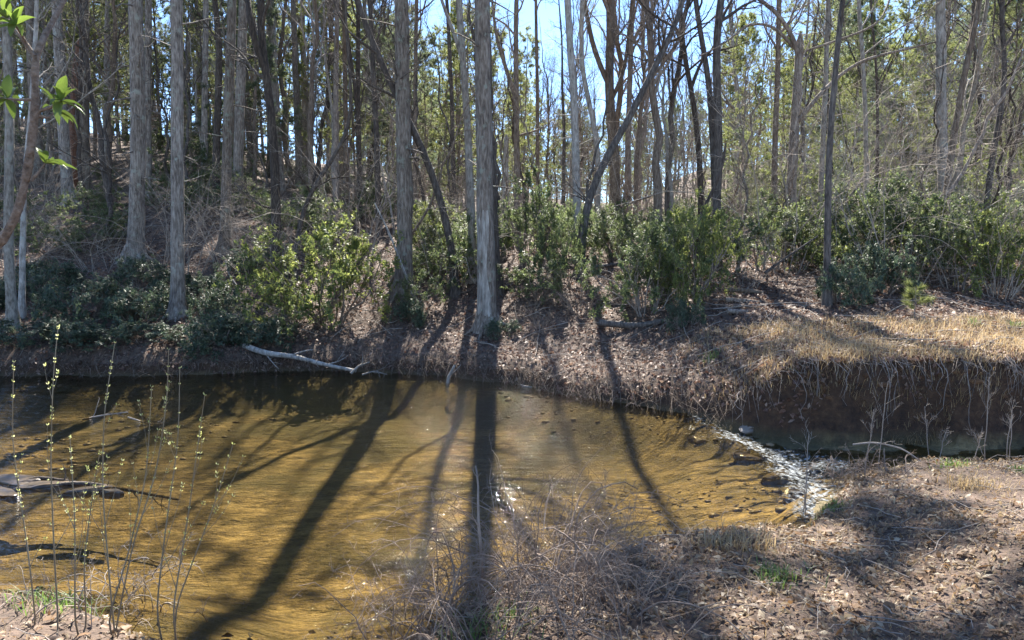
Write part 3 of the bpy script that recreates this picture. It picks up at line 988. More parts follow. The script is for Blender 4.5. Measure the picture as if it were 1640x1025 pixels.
TALL = ['tall0', 'tall1', 'tall2']
YOUNG = ['young0', 'young1', 'young2']
BARE = ['bare%d' % k for k in range(6)]
SAP = ['sap%d' % k for k in range(4)]
scatter(38, -0.74, -0.16, 29, 64, TALL, (0.75, 1.1), 'up the leafy slope', 'pines in the wood on the leafy slope', 1.2)
scatter(26, -0.74, -0.16, 29, 58, YOUNG, (0.6, 1.05), 'under the pines up the leafy slope', 'young pines on the leafy slope', 1.2)
scatter(46, -0.72, -0.1, 22, 55, BARE + SAP, (0.6, 0.95), 'among the pines up the leafy slope', 'bare trees on the leafy slope', 0.7)
scatter(26, -0.2, 0.04, 30, 65, YOUNG, (0.6, 0.95), 'in the open wood past the two-toned trunk', 'young pines in the open wood', 1.2)
scatter(60, -0.2, 0.24, 24, 75, BARE + SAP, (0.5, 0.85), 'in the open wood on the crest', 'bare trees on the crest', 0.7)
scatter(30, 0.03, 0.26, 50, 95, YOUNG, (0.45, 0.75), 'seen through the gap in the wood', 'distant pines in the gap', 1.5)
scatter(16, 0.2, 0.38, 50, 95, YOUNG, (0.5, 0.85), 'on the far hill beyond the twin dark trunks', 'pines on the far hill', 1.8)
scatter(58, 0.38, 0.75, 34, 95, YOUNG, (0.75, 1.25), 'on the hillside behind the terrace', 'pines on the hillside behind the terrace', 1.8)
scatter(60, 0.2, 0.74, 18, 70, BARE + SAP, (0.5, 0.85), 'in the brush behind the terrace', 'bare trees behind the terrace', 0.7)
scatter(60, -0.25, 0.3, 45, 95, ['bare0', 'bare3', 'bare1', 'sap2', 'sap3'], (0.4, 0.7), 'on the far slope seen through the gap', 'bare trees on the far slope', 0.8)
scatter(50, 0.3, 0.74, 45, 95, ['bare0', 'bare3', 'bare1', 'sap2', 'sap3'], (0.4, 0.75), 'high on the hillside behind the terrace', 'bare trees high on the hillside', 0.8)
scatter(26, -0.25, 0.08, 60, 100, YOUNG, (0.5, 0.85), 'on the far slope past the two-toned trunk', 'pines on the far slope', 1.5)
scatter(24, -0.68, 0.1, 18, 32, ['crook0', 'crook1', 'crook2'], (0.6, 1.1), 'between the trunks of the wood', 'crooked trees of the wood', 0.9)
scatter(16, 0.2, 0.72, 16, 30, ['crook0', 'crook1', 'crook2'], (0.6, 1.1), 'in the brush behind the terrace', 'crooked trees behind the terrace', 0.9)
scatter(40, 0.27, 0.75, 24, 52, YOUNG, (0.28, 0.6), 'low on the slope behind the terrace', 'low young pines behind the terrace', 1.0)
scatter(30, 0.27, 0.75, 30, 55, ['laurel0', 'laurel1', 'yellow0', 'tangle2'], (0.8, 1.4), 'far up the slope behind the terrace', 'brush far up behind the terrace', 1.0)
scatter(30, -0.74, -0.15, 32, 62, YOUNG, (0.7, 1.15), 'crowding the top of the leafy slope', 'pines crowding the slope top', 1.0)
scatter(30, -0.74, -0.1, 28, 58, ['bare0', 'bare3', 'bare1', 'sap3'], (0.5, 0.8), 'crowding the top of the leafy slope', 'bare trees crowding the slope top', 0.7)
scatter(30, -0.15, 0.3, 48, 95, ['bare0', 'bare2', 'bare4', 'young0'], (0.5, 0.8), 'deep in the wood past the crest', 'trees deep past the crest', 0.8)
scatter(30, 0.2, 0.74, 15, 34, ['tangle2', 'tangle0'], (0.8, 1.5), 'in the brush behind the terrace', 'twiggy bare shrubs behind the terrace', 0.6)
scatter(44, -0.7, 0.2, 18, 34, ['tangle2', 'tangle0'], (0.6, 1.3), 'between the trunks of the wood', 'twiggy bare shrubs in the wood', 0.7)
scatter(34, -0.7, -0.05, 21, 40, ['laurel0', 'laurel1', 'pale0', 'pale1'], (0.5, 1.1), 'under the pines up the slope', 'laurels under the pines', 0.8)
scatter(26, -0.12, 0.24, 18.5, 30, ['laurel0', 'laurel1', 'pale0', 'pale1'], (0.5, 0.95), 'on the crest of the open wood', 'laurels on the crest', 0.8)
scatter(44, 0.24, 0.74, 16.5, 34, ['laurel0', 'laurel1', 'yellow0', 'yellow1', 'pale1'], (0.7, 1.2), 'on the brushy slope behind the terrace', 'laurels behind the terrace', 0.8)
scatter(9, -0.74, -0.3, 14.9, 20, ['dark0', 'dark1'], (0.6, 1.1), 'creeping over the leafy slope above the water', 'low evergreens of the leafy slope', 0.8)


# ------------------------------------------------------------------ shrubs one can tell apart
def shrub(key, label, px, Y, wpx, hpx, kit_w, kit_h, rz=None):
    b_ = base_at(px, Y)
    w = wpx / F * Y / kit_w
    h = hpx / F * Y / kit_h
    o = place(key, tuple(b_), rng.uniform(0, 6.28) if rz is None else rz, (w, w, h), label, 'shrubs of the bank')
    taken.append((b_[0], Y))
    return o


SH = [
    ('dense1', 'big olive-green laurel rising from the bank above the fallen log', 530, 16.2, 185, 190, 2.2, 2.0),
    ('yellow0', 'yellowish low laurel at the foot of the big olive laurel', 470, 15.8, 100, 90, 2.2, 2.0),
    ('dense1', 'bright laurel crowded between the thick brown pine and the leaning tree', 695, 20.5, 95, 110, 2.2, 2.0),
    ('pale0', 'glossy pale laurel at the foot of the slender bent grey tree', 720, 18.0, 120, 120, 2.2, 1.9),
    ('pale1', 'loose glossy laurel beside the thick brown pine', 675, 16.6, 80, 70, 2.2, 1.9),
    ('laurel1', 'tall loose laurel just past the two-toned trunk', 850, 18.0, 125, 180, 2.2, 2.0),
    ('pale0', 'lower glossy laurel under the tall loose laurel', 860, 16.2, 120, 95, 2.2, 1.9),
    ('pale1', 'laurel behind the slanting tree near the trail', 905, 17.0, 70, 150, 2.2, 1.9),
    ('dense0', 'wide green laurel below the arching dead stem', 1035, 14.6, 130, 160, 2.2, 2.0),
    ('dense1', 'yellow-green laurel under the twin trunks', 1110, 14.8, 120, 170, 2.2, 2.0),
    ('dark0', 'small dark evergreen crouching at the edge of the leafy flat', 1098, 13.2, 75, 62, 2.0, 1.0),
    ('laurel1', 'laurel beyond the trail steps', 1225, 18.0, 130, 130, 2.2, 2.0),
    ('yellow0', 'sunny laurel above the trail beside the stout broken-topped tree', 1290, 18.2, 110, 120, 2.2, 2.0),
    ('dark1', 'dark glossy laurel at the foot of the terrace tree', 1345, 13.6, 120, 85, 2.0, 1.0),
    ('dark0', 'dark glossy laurel spreading behind the pine seedling', 1410, 14.2, 130, 105, 2.0, 1.0),
    ('dense0', 'high rounded laurel behind the terrace under the long limb', 1440, 16.6, 150, 170, 2.2, 2.0),
    ('laurel1', 'laurel on the terrace edge behind the mossy log', 1530, 15.0, 130, 150, 2.2, 2.0),
    ('dense1', 'leafy yellow-green laurel above the mossy log', 1605, 14.6, 130, 160, 2.2, 2.0),
    ('pale0', 'laurel under the thick straight grey tree', 1490, 17.4, 120, 120, 2.2, 1.9),
    ('laurel0', 'rounded laurel on the slope beside the mossy-footed tree', 90, 20.0, 110, 85, 2.2, 2.0),
    ('pale1', 'low laurel on the slope before the thick furrowed pine', 165, 21.0, 85, 60, 2.2, 1.9),
    ('dark1', 'low dark evergreen under the thick furrowed pine', 225, 18.2, 120, 60, 2.0, 1.0),
    ('dark0', 'dark evergreen spreading before the low-rooted grey pine', 225, 15.9, 150, 75, 2.0, 1.0),
    ('dark1', 'dark evergreen spreading beyond the mossy-footed tree', 130, 16.3, 150, 85, 2.0, 1.0),
    ('dark0', 'dark evergreen beside the foot of the low-rooted grey pine', 345, 16.4, 110, 65, 2.0, 1.0),
    ('dark1', 'dark evergreen hanging over the water under the mossy-footed tree', 40, 14.8, 150, 50, 2.0, 1.0),
    ('dark0', 'dark evergreen hanging over the water at the quick water', 130, 14.7, 150, 48, 2.0, 1.0),
    ('dark1', 'dark evergreen hanging over the water before the grey pine', 235, 14.75, 140, 45, 2.0, 1.0),
    ('dark0', 'little dark evergreen between the grey pine and the fallen log', 370, 15.2, 90, 45, 2.0, 1.0),
    ('dark1', 'low evergreen tuft at the foot of the two-toned trunk', 805, 15.0, 70, 36, 2.0, 1.0),
    ('dark0', 'low evergreen tuft under the thick brown pine', 655, 15.9, 80, 50, 2.0, 1.0),
    ('tangle1', 'reddish bare brush at the foot of the slanting tree', 930, 15.4, 110, 110, 2.2, 1.6),
    ('tangle1', 'reddish bare brush on the bank past the two-toned trunk', 870, 14.6, 90, 60, 2.2, 1.6),
    ('tangle0', 'pale bare brush beside the trail', 1200, 15.5, 90, 120, 2.3, 2.2),
    ('tangle0', 'pale bare brush tangled before the thick straight grey tree', 1540, 16.2, 160, 200, 2.3, 2.2),
    ('tangle2', 'pale bare brush leaning out beside the elbowed dark tree', 1600, 14.4, 150, 230, 2.3, 3.0),
    ('tangle2', 'pale bare brush behind the terrace tree', 1360, 16.0, 150, 200, 2.3, 3.0),
    ('tangle0', 'thin bare brush above the fallen log', 440, 15.2, 90, 60, 2.3, 2.2),
]
for s in SH:
    shrub(*s)

# pine seedling with long soft needles
b_ = base_at(1467, 12.6)
root = thing('pine_seedling', 'little soft blue-green pine seedling on the grassy terrace', 'pine seedling', tuple(b_))
mt, mn = MB(), MB()
p = np.stack([np.zeros(8), np.zeros(8), np.linspace(-.05, .5, 8)], -1)[None]
rr = np.linspace(.012, .004, 8)[None]
tubes(mt, p, rr, 5)
a, ar = children(p, rr, 14, .25, 1, (.2, .36), (50, 85), K=4, up=.3)
tubes(mt, a, ar, 3)
t = rng.uniform(.3, 1, (14, 8))
q, tg, _ = sample(a, ar, t)
needle_tufts(mn, q.reshape(-1, 3), tg.reshape(-1, 3) + np.array([0, 0, .4]), 14, .13, .006, .6)
mt.build('stem', M['brown_bark'], root)
mn.build('needles', M['needles_sunny'], root, kind='stuff')


# ------------------------------------------------------------------ leaf litter, grass, sticks
def scatter_leaves(name, label, n, region, size, m_, cond):
    x, y = region(n)
    z = ground_z(x, y)
    ok = cond(x, y, z)
    x, y, z = x[ok], y[ok], z[ok]
    e = 0.05
    nx_ = -(ground_z(x + e, y) - ground_z(x - e, y)) / (2 * e)
    ny_ = -(ground_z(x, y + e) - ground_z(x, y - e)) / (2 * e)
    nor = nrm(np.stack([nx_, ny_, np.ones_like(nx_)], -1))
    nor = nrm(nor + 0.6 * rng.standard_normal(nor.shape))
    rv = rng.standard_normal(nor.shape)
    ax = nrm(rv - (rv * nor).sum(-1, keepdims=True) * nor)
    mb_ = MB()
    L_ = size[0] + (size[1] - size[0]) * rng.uniform(0, 1, len(x)) ** 1.8
    leaf_cards(mb_, np.stack([x, y, z + rng.uniform(0.008, 0.035, len(x))], -1) - ax * L_[:, None] * .5, ax, nor, L_, L_ * rng.uniform(.25, .6, len(x)), rng.uniform(-.3, .6, (len(x), 1)), 0.18)
    o = mb_.build(name, m_)
    return tag(o, label, 'leaf litter', kind='stuff')


def far_side(x, y):
    return y - np.interp(x, FX, FY)


def near_side(x, y):
    return np.interp(x, NX, NY) - y


scatter_leaves('leaf_litter', 'pale brown fallen leaves covering the near bank', 95000,
               lambda n: (rng.uniform(-4.5, 7.5, n), rng.uniform(2.0, 9.0, n)), (0.018, 0.076), M['litter'],
               lambda x, y, z: (near_side(x, y) > 0.1 + .25 * rng.uniform(0, 1, len(x))) & (vnoise(x * 1.5, y * 1.5, 15) + rng.normal(0, .5, len(x)) > -.35) & (np.abs(x) < y * .8 + .3))


def far_reg(n):
    y = 9.5 + 17 * rng.uniform(0, 1, n) ** 1.3
    return rng.uniform(-0.74, 0.74, n) * y, y


scatter_leaves('leaf_litter', 'reddish brown fallen leaves covering the far bank and slope', 110000, far_reg, (0.045, 0.12), M['litter_red'],
               lambda x, y, z: far_side(x, y) > 0.02)


def blades(name, label, pts, h, w, m_, cat, lean=.35, kind='stuff', sag=0.5):
    n = len(pts)
    az = rng.uniform(0, 6.28, n)
    d = np.stack([np.cos(az), np.sin(az), np.zeros(n)], -1)
    s = np.stack([-np.sin(az), np.cos(az), np.zeros(n)], -1)
    H = (h * rng.uniform(.5, 1.2, n))[:, None]
    ln = (lean * rng.uniform(.2, 1.6, n))[:, None]
    up = np.array([0, 0, 1.])
    m1 = pts + up * H * .6 + d * H * ln * .4
    tp = pts + up * H * (1 - sag * .4 * ln) + d * H * ln * 1.1
    V = np.stack([pts - s * w, pts + s * w, m1 + s * w * .7, m1 - s * w * .7, tp], 1)
    o = np.arange(n)[:, None] * 5
    mb_ = MB()
    mb_.add(V, q=o + np.array([[0, 1, 2, 3]]), t=o + np.array([[3, 2, 4]]))
    ob = mb_.build(name, m_)
    return tag(ob, label, cat, kind=kind) if label else ob


# dry grass on the terrace and hanging over the cut bank
x = rng.uniform(2.6, 8.5, 15000)
y = np.interp(x, FX, FY) + rng.uniform(-.0, 1, 15000) ** 1.7 * 3.0
dens = np.clip(1.2 - np.abs(vnoise(x * 1.2, y * 1.2, 6)) * .7, 0.1, 1) * np.clip((x - 2.6) / 1.2, 0.1, 1)
ok = rng.uniform(0, 1, 15000) < dens
x, y = x[ok], y[ok] + .1
blades('dry_grass', 'straw-coloured dry grass on the terrace above the cut bank', np.stack([x, y, ground_z(x, y) - .01], -1), .17, .0035, M['straw'], 'dry grass', .9)
x = rng.uniform(3.0, 8.5, 240)
y = np.interp(x, FX, FY) + .13 * vnoise(x * 1.6, x * .3, 3) + rng.uniform(.22, .4, 240)
p0 = np.stack([x, y, ground_z(x, y)], -1)
pts = np.stack([p0, p0 + np.stack([rng.normal(0, .05, 240), -rng.uniform(.14, .24, 240), rng.uniform(-.02, .06, 240)], -1),
                p0 + np.stack([rng.normal(0, .09, 240), -rng.uniform(.18, .36, 240), -rng.uniform(.05, .7, 240) ** 2], -1)], 1)
mb = MB()
tubes(mb, pts, np.full((240, 3), .0022), 3)
nr = 40
x = rng.uniform(3.0, 8.5, nr)
y = np.interp(x, FX, FY) + .13 * vnoise(x * 1.6, x * .3, 3) + .3
zt = ground_z(x, y)
k = np.linspace(0, 1, 8)[None]
ln = rng.uniform(.25, 1.0, nr)[:, None]
px_ = x[:, None] + np.cumsum(rng.normal(0, .035, (nr, 8)), 1)
py_ = y[:, None] - .1 - .22 * np.minimum(k * 3, 1) + rng.normal(0, .02, (nr, 8))
pz_ = zt[:, None] + .03 - ln * k ** 1.2
tubes(mb, np.stack([px_, py_, pz_], -1), rng.uniform(.002, .007, nr)[:, None] * np.linspace(1, .4, 8)[None], 5)
tag(mb.build('hanging_roots', M['brown_bark']), 'dry grass and roots hanging over the dark cut bank', 'roots', kind='stuff')
x = rng.uniform(0.2, 3.4, 1500)
y = np.interp(x, FX, FY) + rng.uniform(.05, 1.8, 1500)
blades('dry_grass', 'short dull dry grass on the leafy point of the far bank', np.stack([x, y, ground_z(x, y) - .01], -1), .13, .003, M['twig_pale'], 'dry grass', 1.0)
x = rng.uniform(-9.5, 3, 800)
y = np.interp(x, FX, FY) + .13 * vnoise(x * 1.6, x * .3, 3) + rng.uniform(.05, .4, 800)
p0 = np.stack([x, y, ground_z(x, y)], -1)
pts = np.stack([p0, p0 + np.stack([rng.normal(0, .08, 800), -rng.uniform(.05, .2, 800), rng.uniform(-.02, .1, 800)], -1),
                p0 + np.stack([rng.normal(0, .12, 800), -rng.uniform(.1, .35, 800), -rng.uniform(.05, .3, 800)], -1)], 1)
mb = MB()
tubes(mb, pts, np.full((800, 3), .003), 3)
tag(mb.build('bank_roots', M['brown_bark']), 'fine roots and twigs trailing from the far bank edge', 'roots', kind='stuff')


# lumps of red-brown soil breaking out of the cut bank
import bmesh
bm = bmesh.new()
bmesh.ops.create_icosphere(bm, subdivisions=1, radius=1)
cv = np.array([v.co for v in bm.verts])
cf = np.array([[v.index for v in f.verts] for f in bm.faces])
bm.free()
mb = MB()
for k in range(380):
    xx = rng.uniform(3.75, 8.6)
    yy = float(np.interp(xx, FX, FY) + .13 * vnoise(np.array([xx * 1.6]), np.array([xx * .3]), 3)[0])
    hh = rng.uniform(-.12, .85)
    sz_ = rng.uniform(.02, .075) * np.array([rng.uniform(.8, 2.2), .7, rng.uniform(.5, .9)])
    mb.add(cv * (1 + .22 * rng.standard_normal((len(cv), 1))) * sz_ + np.array([xx, yy + .085 + .1 * hh, hh]), t=cf)
m, nt, N, L, b = mat('bank_soil')
g_ = N.new('ShaderNodeNewGeometry')
n_ = noise_node(nt, 14, 6, .7)
a_ = N.new('ShaderNodeMath')
a_.operation = 'MULTIPLY_ADD'
a_.inputs[1].default_value = .35
L.new(g_.outputs['Random Per Island'], a_.inputs[0])
L.new(n_.outputs[0], a_.inputs[2])
r_ = ramp(nt, [(.4, (.028, .014, .008)), (.65, (.09, .046, .022)), (.95, (.18, .1, .05))], a_.outputs[0])
L.new(r_.outputs[0], b.inputs['Base Color'])
b.inputs['Roughness'].default_value = .95
bump(nt, n_.outputs[0], b, 1.0, .03)
tag(mb.build('soil_clods', m), 'crumbling red-brown soil lumps of the cut bank face', 'soil', kind='stuff')


def twigs_on_ground(name, label, n, reg, L_, r, m_, cond):
    x, y = reg(n)
    ok = cond(x, y)
    x, y = x[ok], y[ok]
    az = rng.uniform(0, 6.28, len(x))
    ln = rng.uniform(*L_, len(x))
    k = np.linspace(-.5, .5, 4)
    X = x[:, None] + np.cos(az)[:, None] * ln[:, None] * k + rng.normal(0, .015, (len(x), 4))
    Y = y[:, None] + np.sin(az)[:, None] * ln[:, None] * k + rng.normal(0, .015, (len(x), 4))
    Z = ground_z(X, Y) + .03 + rng.uniform(0, .05, (len(x), 4))
    mb_ = MB()
    tubes(mb_, np.stack([X, Y, Z], -1), np.full((len(x), 4), r) * rng.uniform(.5, 1.4, (len(x), 1)), 4)
    return tag(mb_.build(name, m_), label, 'twigs', kind='stuff')


twigs_on_ground('fallen_twigs', 'thin fallen twigs scattered over the far slope', 900, far_reg, (.3, 1.3), .006, M['twig_pale'], lambda x, y: far_side(x, y) > .6)
twigs_on_ground('fallen_twigs', 'thin dry twigs scattered among the leaves of the near bank', 700, lambda n: (rng.uniform(-4, 7, n), rng.uniform(2, 9, n)), (.1, .5), .0025, M['twig_pale'], lambda x, y: near_side(x, y) > .35)

x = rng.uniform(-4.2, 7.5, 15000)
y = rng.uniform(2.2, 8.9, 15000)
ok = (near_side(x, y) > .2) & (vnoise(x * 1.1, y * 1.1, 8) > -.25)
x, y = x[ok], y[ok]
blades('dry_grass', 'thin dry grass blades poking through the leaves of the near bank', np.stack([x, y, ground_z(x, y) - .01], -1), .075, .0022, M['straw'], 'dry grass', 1.1)

# sunken leaves and pebbles in drifts on the bed
n = 9000
x = rng.uniform(-9.5, 3.0, n)
y = rng.uniform(4.3, 14.5, n)
ok = (far_side(x, y) < -.15) & (near_side(x, y) < -.15) & (vnoise(x * .55, y * .8, 21) + rng.normal(0, .25, n) > .75)
x, y = x[ok], y[ok]
n = len(x)
mb = MB()
az = rng.uniform(0, 6.28, n)
L_ = rng.uniform(.03, .1, n)
leaf_cards(mb, np.stack([x, y, ground_z(x, y) + .015], -1), np.stack([np.cos(az), np.sin(az), np.zeros(n)], -1), nrm(np.array([0, 0, 1.]) + .3 * rng.standard_normal((n, 3))), L_, L_ * .5)
M['sunken'] = leafmat('sunken', [(0.02, 0.014, 0.008), (0.06, 0.04, 0.02), (0.11, 0.075, 0.035)], .8, 0)
tag(mb.build('sunken_leaves', M['sunken']), 'dark sunken leaves drifted on the golden creek bed', 'leaf litter', kind='stuff')
n = 5000
x = rng.uniform(-9.5, 5.0, n)
y = rng.uniform(4.3, 14.5, n)
ok = (far_side(x, y) < -.02) & (near_side(x, y) < -.02) & (vnoise(x * .6, y * .6, 31) + .9 * smooth((x - 1.2) / 1.2) + rng.normal(0, .3, n) > .9)
x, y = x[ok], y[ok]
mb = MB()
sz_ = .012 + .05 * rng.uniform(0, 1, len(x)) ** 3
zz = ground_z(x, y)
for k in range(len(x)):
    mb.add(cv * (1 + .15 * rng.standard_normal((len(cv), 1))) * sz_[k] * np.array([1.3, 1, .6]) + np.array([x[k], y[k], zz[k]]), t=cf)
M['pebble'] = leafmat('pebble', [(0.05, 0.04, 0.03), (0.16, 0.12, 0.07), (0.3, 0.22, 0.12), (0.1, 0.07, 0.045)], .6, 0)
tag(mb.build('pebbles', M['pebble'], smooth=True), 'small brown pebbles scattered on the creek bed', 'pebbles', kind='stuff')

# single large leaves close by, parts of the ground
lm = []
for k in range(4):
    mb = MB()
    n = 11
    th = np.linspace(0, 2 * math.pi, n, endpoint=False)
    rad_ = 0.5 + 0.12 * np.cos(th * (3 + k % 2) + k) + 0.05 * rng.standard_normal(n)
    vx = np.cos(th) * rad_
    vy = np.sin(th) * rad_ * 0.6
    v = np.concatenate([[[0, 0, 0]], np.stack([vx, vy, 0.25 * vy ** 2 * 2 + 0.12 * vx ** 2 + 0.05 * rng.standard_normal(n)], -1)])
    mb.add(v, t=[[0, 1 + i, 1 + (i + 1) % n] for i in range(n)])
    lm.append(mb.mesh('fallen_leaf', M['litter']))
c = 0
while c < 230:
    y = rng.uniform(2.4, 6.2)
    x = rng.uniform(-.72, .72) * y
    if near_side(np.array([x]), np.array([y]))[0] < .15:
        continue
    o = link('fallen_leaf', lm[c % 4], ground)
    o.location = (x, y, gz(x, y) + .03)
    o.rotation_euler = (rng.normal(0, .3), rng.normal(0, .3), rng.uniform(0, 6.28))
    s = rng.uniform(.055, .1)
    o.scale = (s, s, s)
    c += 1


def tuft(label, px, py, Y, n, h, spread, m_='grass'):
    b_ = P(px, py, Y)
    x = b_[0] + rng.normal(0, spread, n)
    y = Y + rng.normal(0, spread, n)
    z = ground_z(x, y)
    o = thing('grass_tuft', label, 'grass', (b_[0], Y, gz(b_[0], Y)))
    ob = blades('grass_blades', None, np.stack([x, y, np.maximum(z, -.12)], -1) - np.array(o.location), h, .004, M[m_], 'grass', .8)
    ob.parent = o
    ob['kind'] = 'stuff'


tuft('bright green grass tuft on the sandy edge below the riffle', 1325, 838, 6.35, 130, .08, .07)
tuft('green grass tuft among leaves near the spit', 1525, 768, 7.4, 90, .09, .09)
tuft('pale grass clump in the middle of the sunny near bank', 1555, 812, 6.6, 200, .13, .12, 'straw')
tuft('green sprout at the edge of the weedy spit', 1632, 775, 7.2, 60, .08, .05)
tuft('pale tufted grass in the shade beside the short dark stub', 1180, 915, 5.3, 260, .13, .16, 'straw')
tuft('green grass tuft under the budding saplings', 90, 1000, 4.5, 120, .13, .12)
tuft('green grass in the foot of the bramble', 780, 1000, 4.2, 120, .12, .15)
tuft('small grass tuft in the shade of the near bank', 1245, 960, 4.6, 120, .1, .08)
tuft('yellow-green sprout on the terrace before the mossy log', 1556, 538, 11.8, 50, .16, .07)
tuft('green tuft low on the leafy point of the far bank', 1140, 606, 11.4, 60, .13, .07)
tuft('green sprout on the terrace edge at the mossy log end', 1628, 545, 11.6, 60, .14, .07)


# ------------------------------------------------------------------ logs, sticks, rocks
def stick(name, label, cat, pts, r0, r1, m_, twigs=0, tl=(.2, .5), sides=8, group=None):
    pts = np.array(pts)
    root = thing(name, label, cat, tuple(pts[0]), group)
    p = resample(pts, 16)[None] - pts[0]
    r = np.linspace(r0, r1, 16)[None]
    mb_ = MB()
    tubes(mb_, p, r, sides, .05)
    for e, cc in ((0, p[0, 0]), (15, p[0, -1])):
        ring = np.arange(sides) + e * sides
        v0 = mb_.v[0].reshape(-1, 3)
        mb_.add(np.concatenate([[cc], v0[ring]]), t=[[0, 1 + i, 1 + (i + 1) % sides] for i in range(sides)])
    mb_.build('shaft', M[m_], root, True)
    if twigs:
        mt_ = MB()
        a, ar = children(p, r, twigs, .15, 1, tl, (25, 70), K=5, up=.2, wob=.2, rk=.5, rmin=.003)
        tubes(mt_, a, ar, 5)
        b2, b2r = children(a, ar, 2, .3, 1, (tl[0] * .4, tl[1] * .4), (25, 60), K=3, rmin=.0025)
        tubes(mt_, b2, b2r, 3)
        mt_.build('side_twig', M[m_], root, kind='stuff')
    return root


stick('fallen_log', 'pale barkless log slanting from the bank into the pool', 'log', [P(392, 554, 14.9), P(425, 566, 14.5), P(470, 570, 14.3), P(520, 584, 14.0), P(570, 594, 13.8)], .065, .03, 'dead_wood', 6, (.3, .9))
stick('stick', 'curved pale stick beside the end of the barkless log', 'stick', [P(562, 598, 13.7), P(575, 586, 13.75), P(592, 580, 13.9)], .03, .015, 'dead_wood', 3)
stick('stick', 'forked twiggy stick lying in the pool past the barkless log', 'stick', [P(580, 600, 13.9), P(600, 594, 14), P(620, 600, 14)], .018, .008, 'dead_wood', 5)
stick('stick', 'crooked stub standing out of the water near the bank', 'stick', [P(716, 620, 13.3), P(718, 605, 13.3), P(728, 585, 13.35)], .035, .022, 'dead_wood', 1)
stick('stick', 'dry branch lying on the bank beside the two-toned trunk', 'stick', [P(680, 553, 15), P(705, 562, 14.8), P(735, 565, 14.7), P(760, 556, 14.8)], .03, .012, 'dead_wood', 4)
stick('stick', 'pale branch on the slope below the grey pine', 'stick', [P(275, 555, 15.1), P(290, 545, 15.1), P(315, 560, 14.9), P(322, 590, 14.4)], .02, .008, 'dead_wood', 6)
stick('stick', 'pale stick leaning on the leafy slope behind the grey pine', 'stick', [P(362, 418, 19), P(367, 440, 18.5), P(380, 458, 18)], .03, .015, 'dead_wood', 1)
stick('stick', 'black stick leaning against the thick furrowed pine', 'stick', [P(203, 434, 19), P(215, 425, 19), P(232, 418, 19.2)], .035, .025, 'dark_bark')
stick('stick', 'bleached branch slanting down past the thick brown pine', 'stick', [P(655, 455, 16.8), P(638, 410, 17.1), P(620, 365, 17.4), P(600, 325, 17.6)], .03, .015, 'dead_wood', 2)
stick('stick', 'dark fallen branch across the trail on the crest', 'stick', [P(930, 430, 16.6), P(990, 423, 17), P(1030, 405, 17.5)], .05, .025, 'dark_bark', 2)
stick('stick', 'dark fallen bough slanting over the trail steps', 'stick', [P(1225, 437, 15), P(1262, 410, 15.2), P(1310, 378, 15.6)], .03, .014, 'dark_bark', 4)
stick('fallen_log', 'mossy grey log lying behind the terrace grass', 'log', [P(1508, 512, 13.2), P(1560, 525, 12.8), P(1645, 558, 12.2)], .06, .05, 'grey_bark', 2)
stick('fallen_log', 'dark rotting log half hidden in leaves of the flat', 'log', [P(960, 517, 14.2), P(1020, 522, 14), P(1060, 515, 13.8)], .07, .05, 'dark_bark')
stick('stick', 'twiggy branch caught in the shallows of the pool', 'stick', [P(132, 672, 10.5), P(165, 665, 10.6), P(205, 660, 10.7)], .015, .007, 'twig_pale', 5, (.15, .4))
stick('stick', 'thin branch floating beside the caught twiggy branch', 'stick', [P(205, 668, 10.4), P(235, 678, 10.3), P(262, 679, 10.2)], .012, .006, 'twig_pale', 3, (.1, .3))
stick('stick', 'arched grey stick over the narrow water by the spit', 'stick', [P(1366, 712, 8.5), P(1400, 708, 8.5), P(1445, 718, 8.3), P(1484, 745, 8.0)], .012, .008, 'twig_pale', 1)
stick('stump', 'short dark weathered stub standing at the pool edge', 'stump', [P(1096, 915, 5.55), P(1093, 895, 5.6), P(1091, 868, 5.65)], .035, .028, 'dead_wood')

# log steps of the trail
for k, (a_, b2, y) in enumerate([((1165, 498), (1250, 508), 13.6), ((1162, 480), (1240, 490), 14.3), ((1160, 464), (1225, 470), 15.0)]):
    stick('log_step', 'low log edging a step of the trail beside the terrace', 'step', [P(*a_, y), P((a_[0] + b2[0]) / 2, (a_[1] + b2[1]) / 2 - 2, y), P(*b2, y)], .05, .045, 'brown_bark', group='log steps of the trail')


def rock(name, label, loc, size, m_, seed, group=None, flat=1.0):
    r_ = np.random.default_rng(seed)
    import bmesh
    bm = bmesh.new()
    bmesh.ops.create_icosphere(bm, subdivisions=3, radius=1)
    o3 = r_.uniform(-50, 50, 3)
    for v in bm.verts:
        c_ = v.co.copy()
        n_ = mnoise.noise(Vector(c_ * 1.1) + Vector(o3)) * .5 + mnoise.noise(Vector(c_ * 2.7) + Vector(o3)) * .2
        v.co = c_ * (1 + n_)
        v.co.z = min(v.co.z, .55 + .15 * n_)
        v.co.x *= size[0]; v.co.y *= size[1]; v.co.z *= size[2]
    me = bpy.data.meshes.new(name)
    bm.to_mesh(me)
    bm.free()
    me.materials.append(M[m_])
    o = link(name, me)
    o.location = loc
    o.rotation_euler = (r_.normal(0, .06), r_.normal(0, .06), r_.uniform(-.5, .5))
    return tag(o, label, 'rock', group)


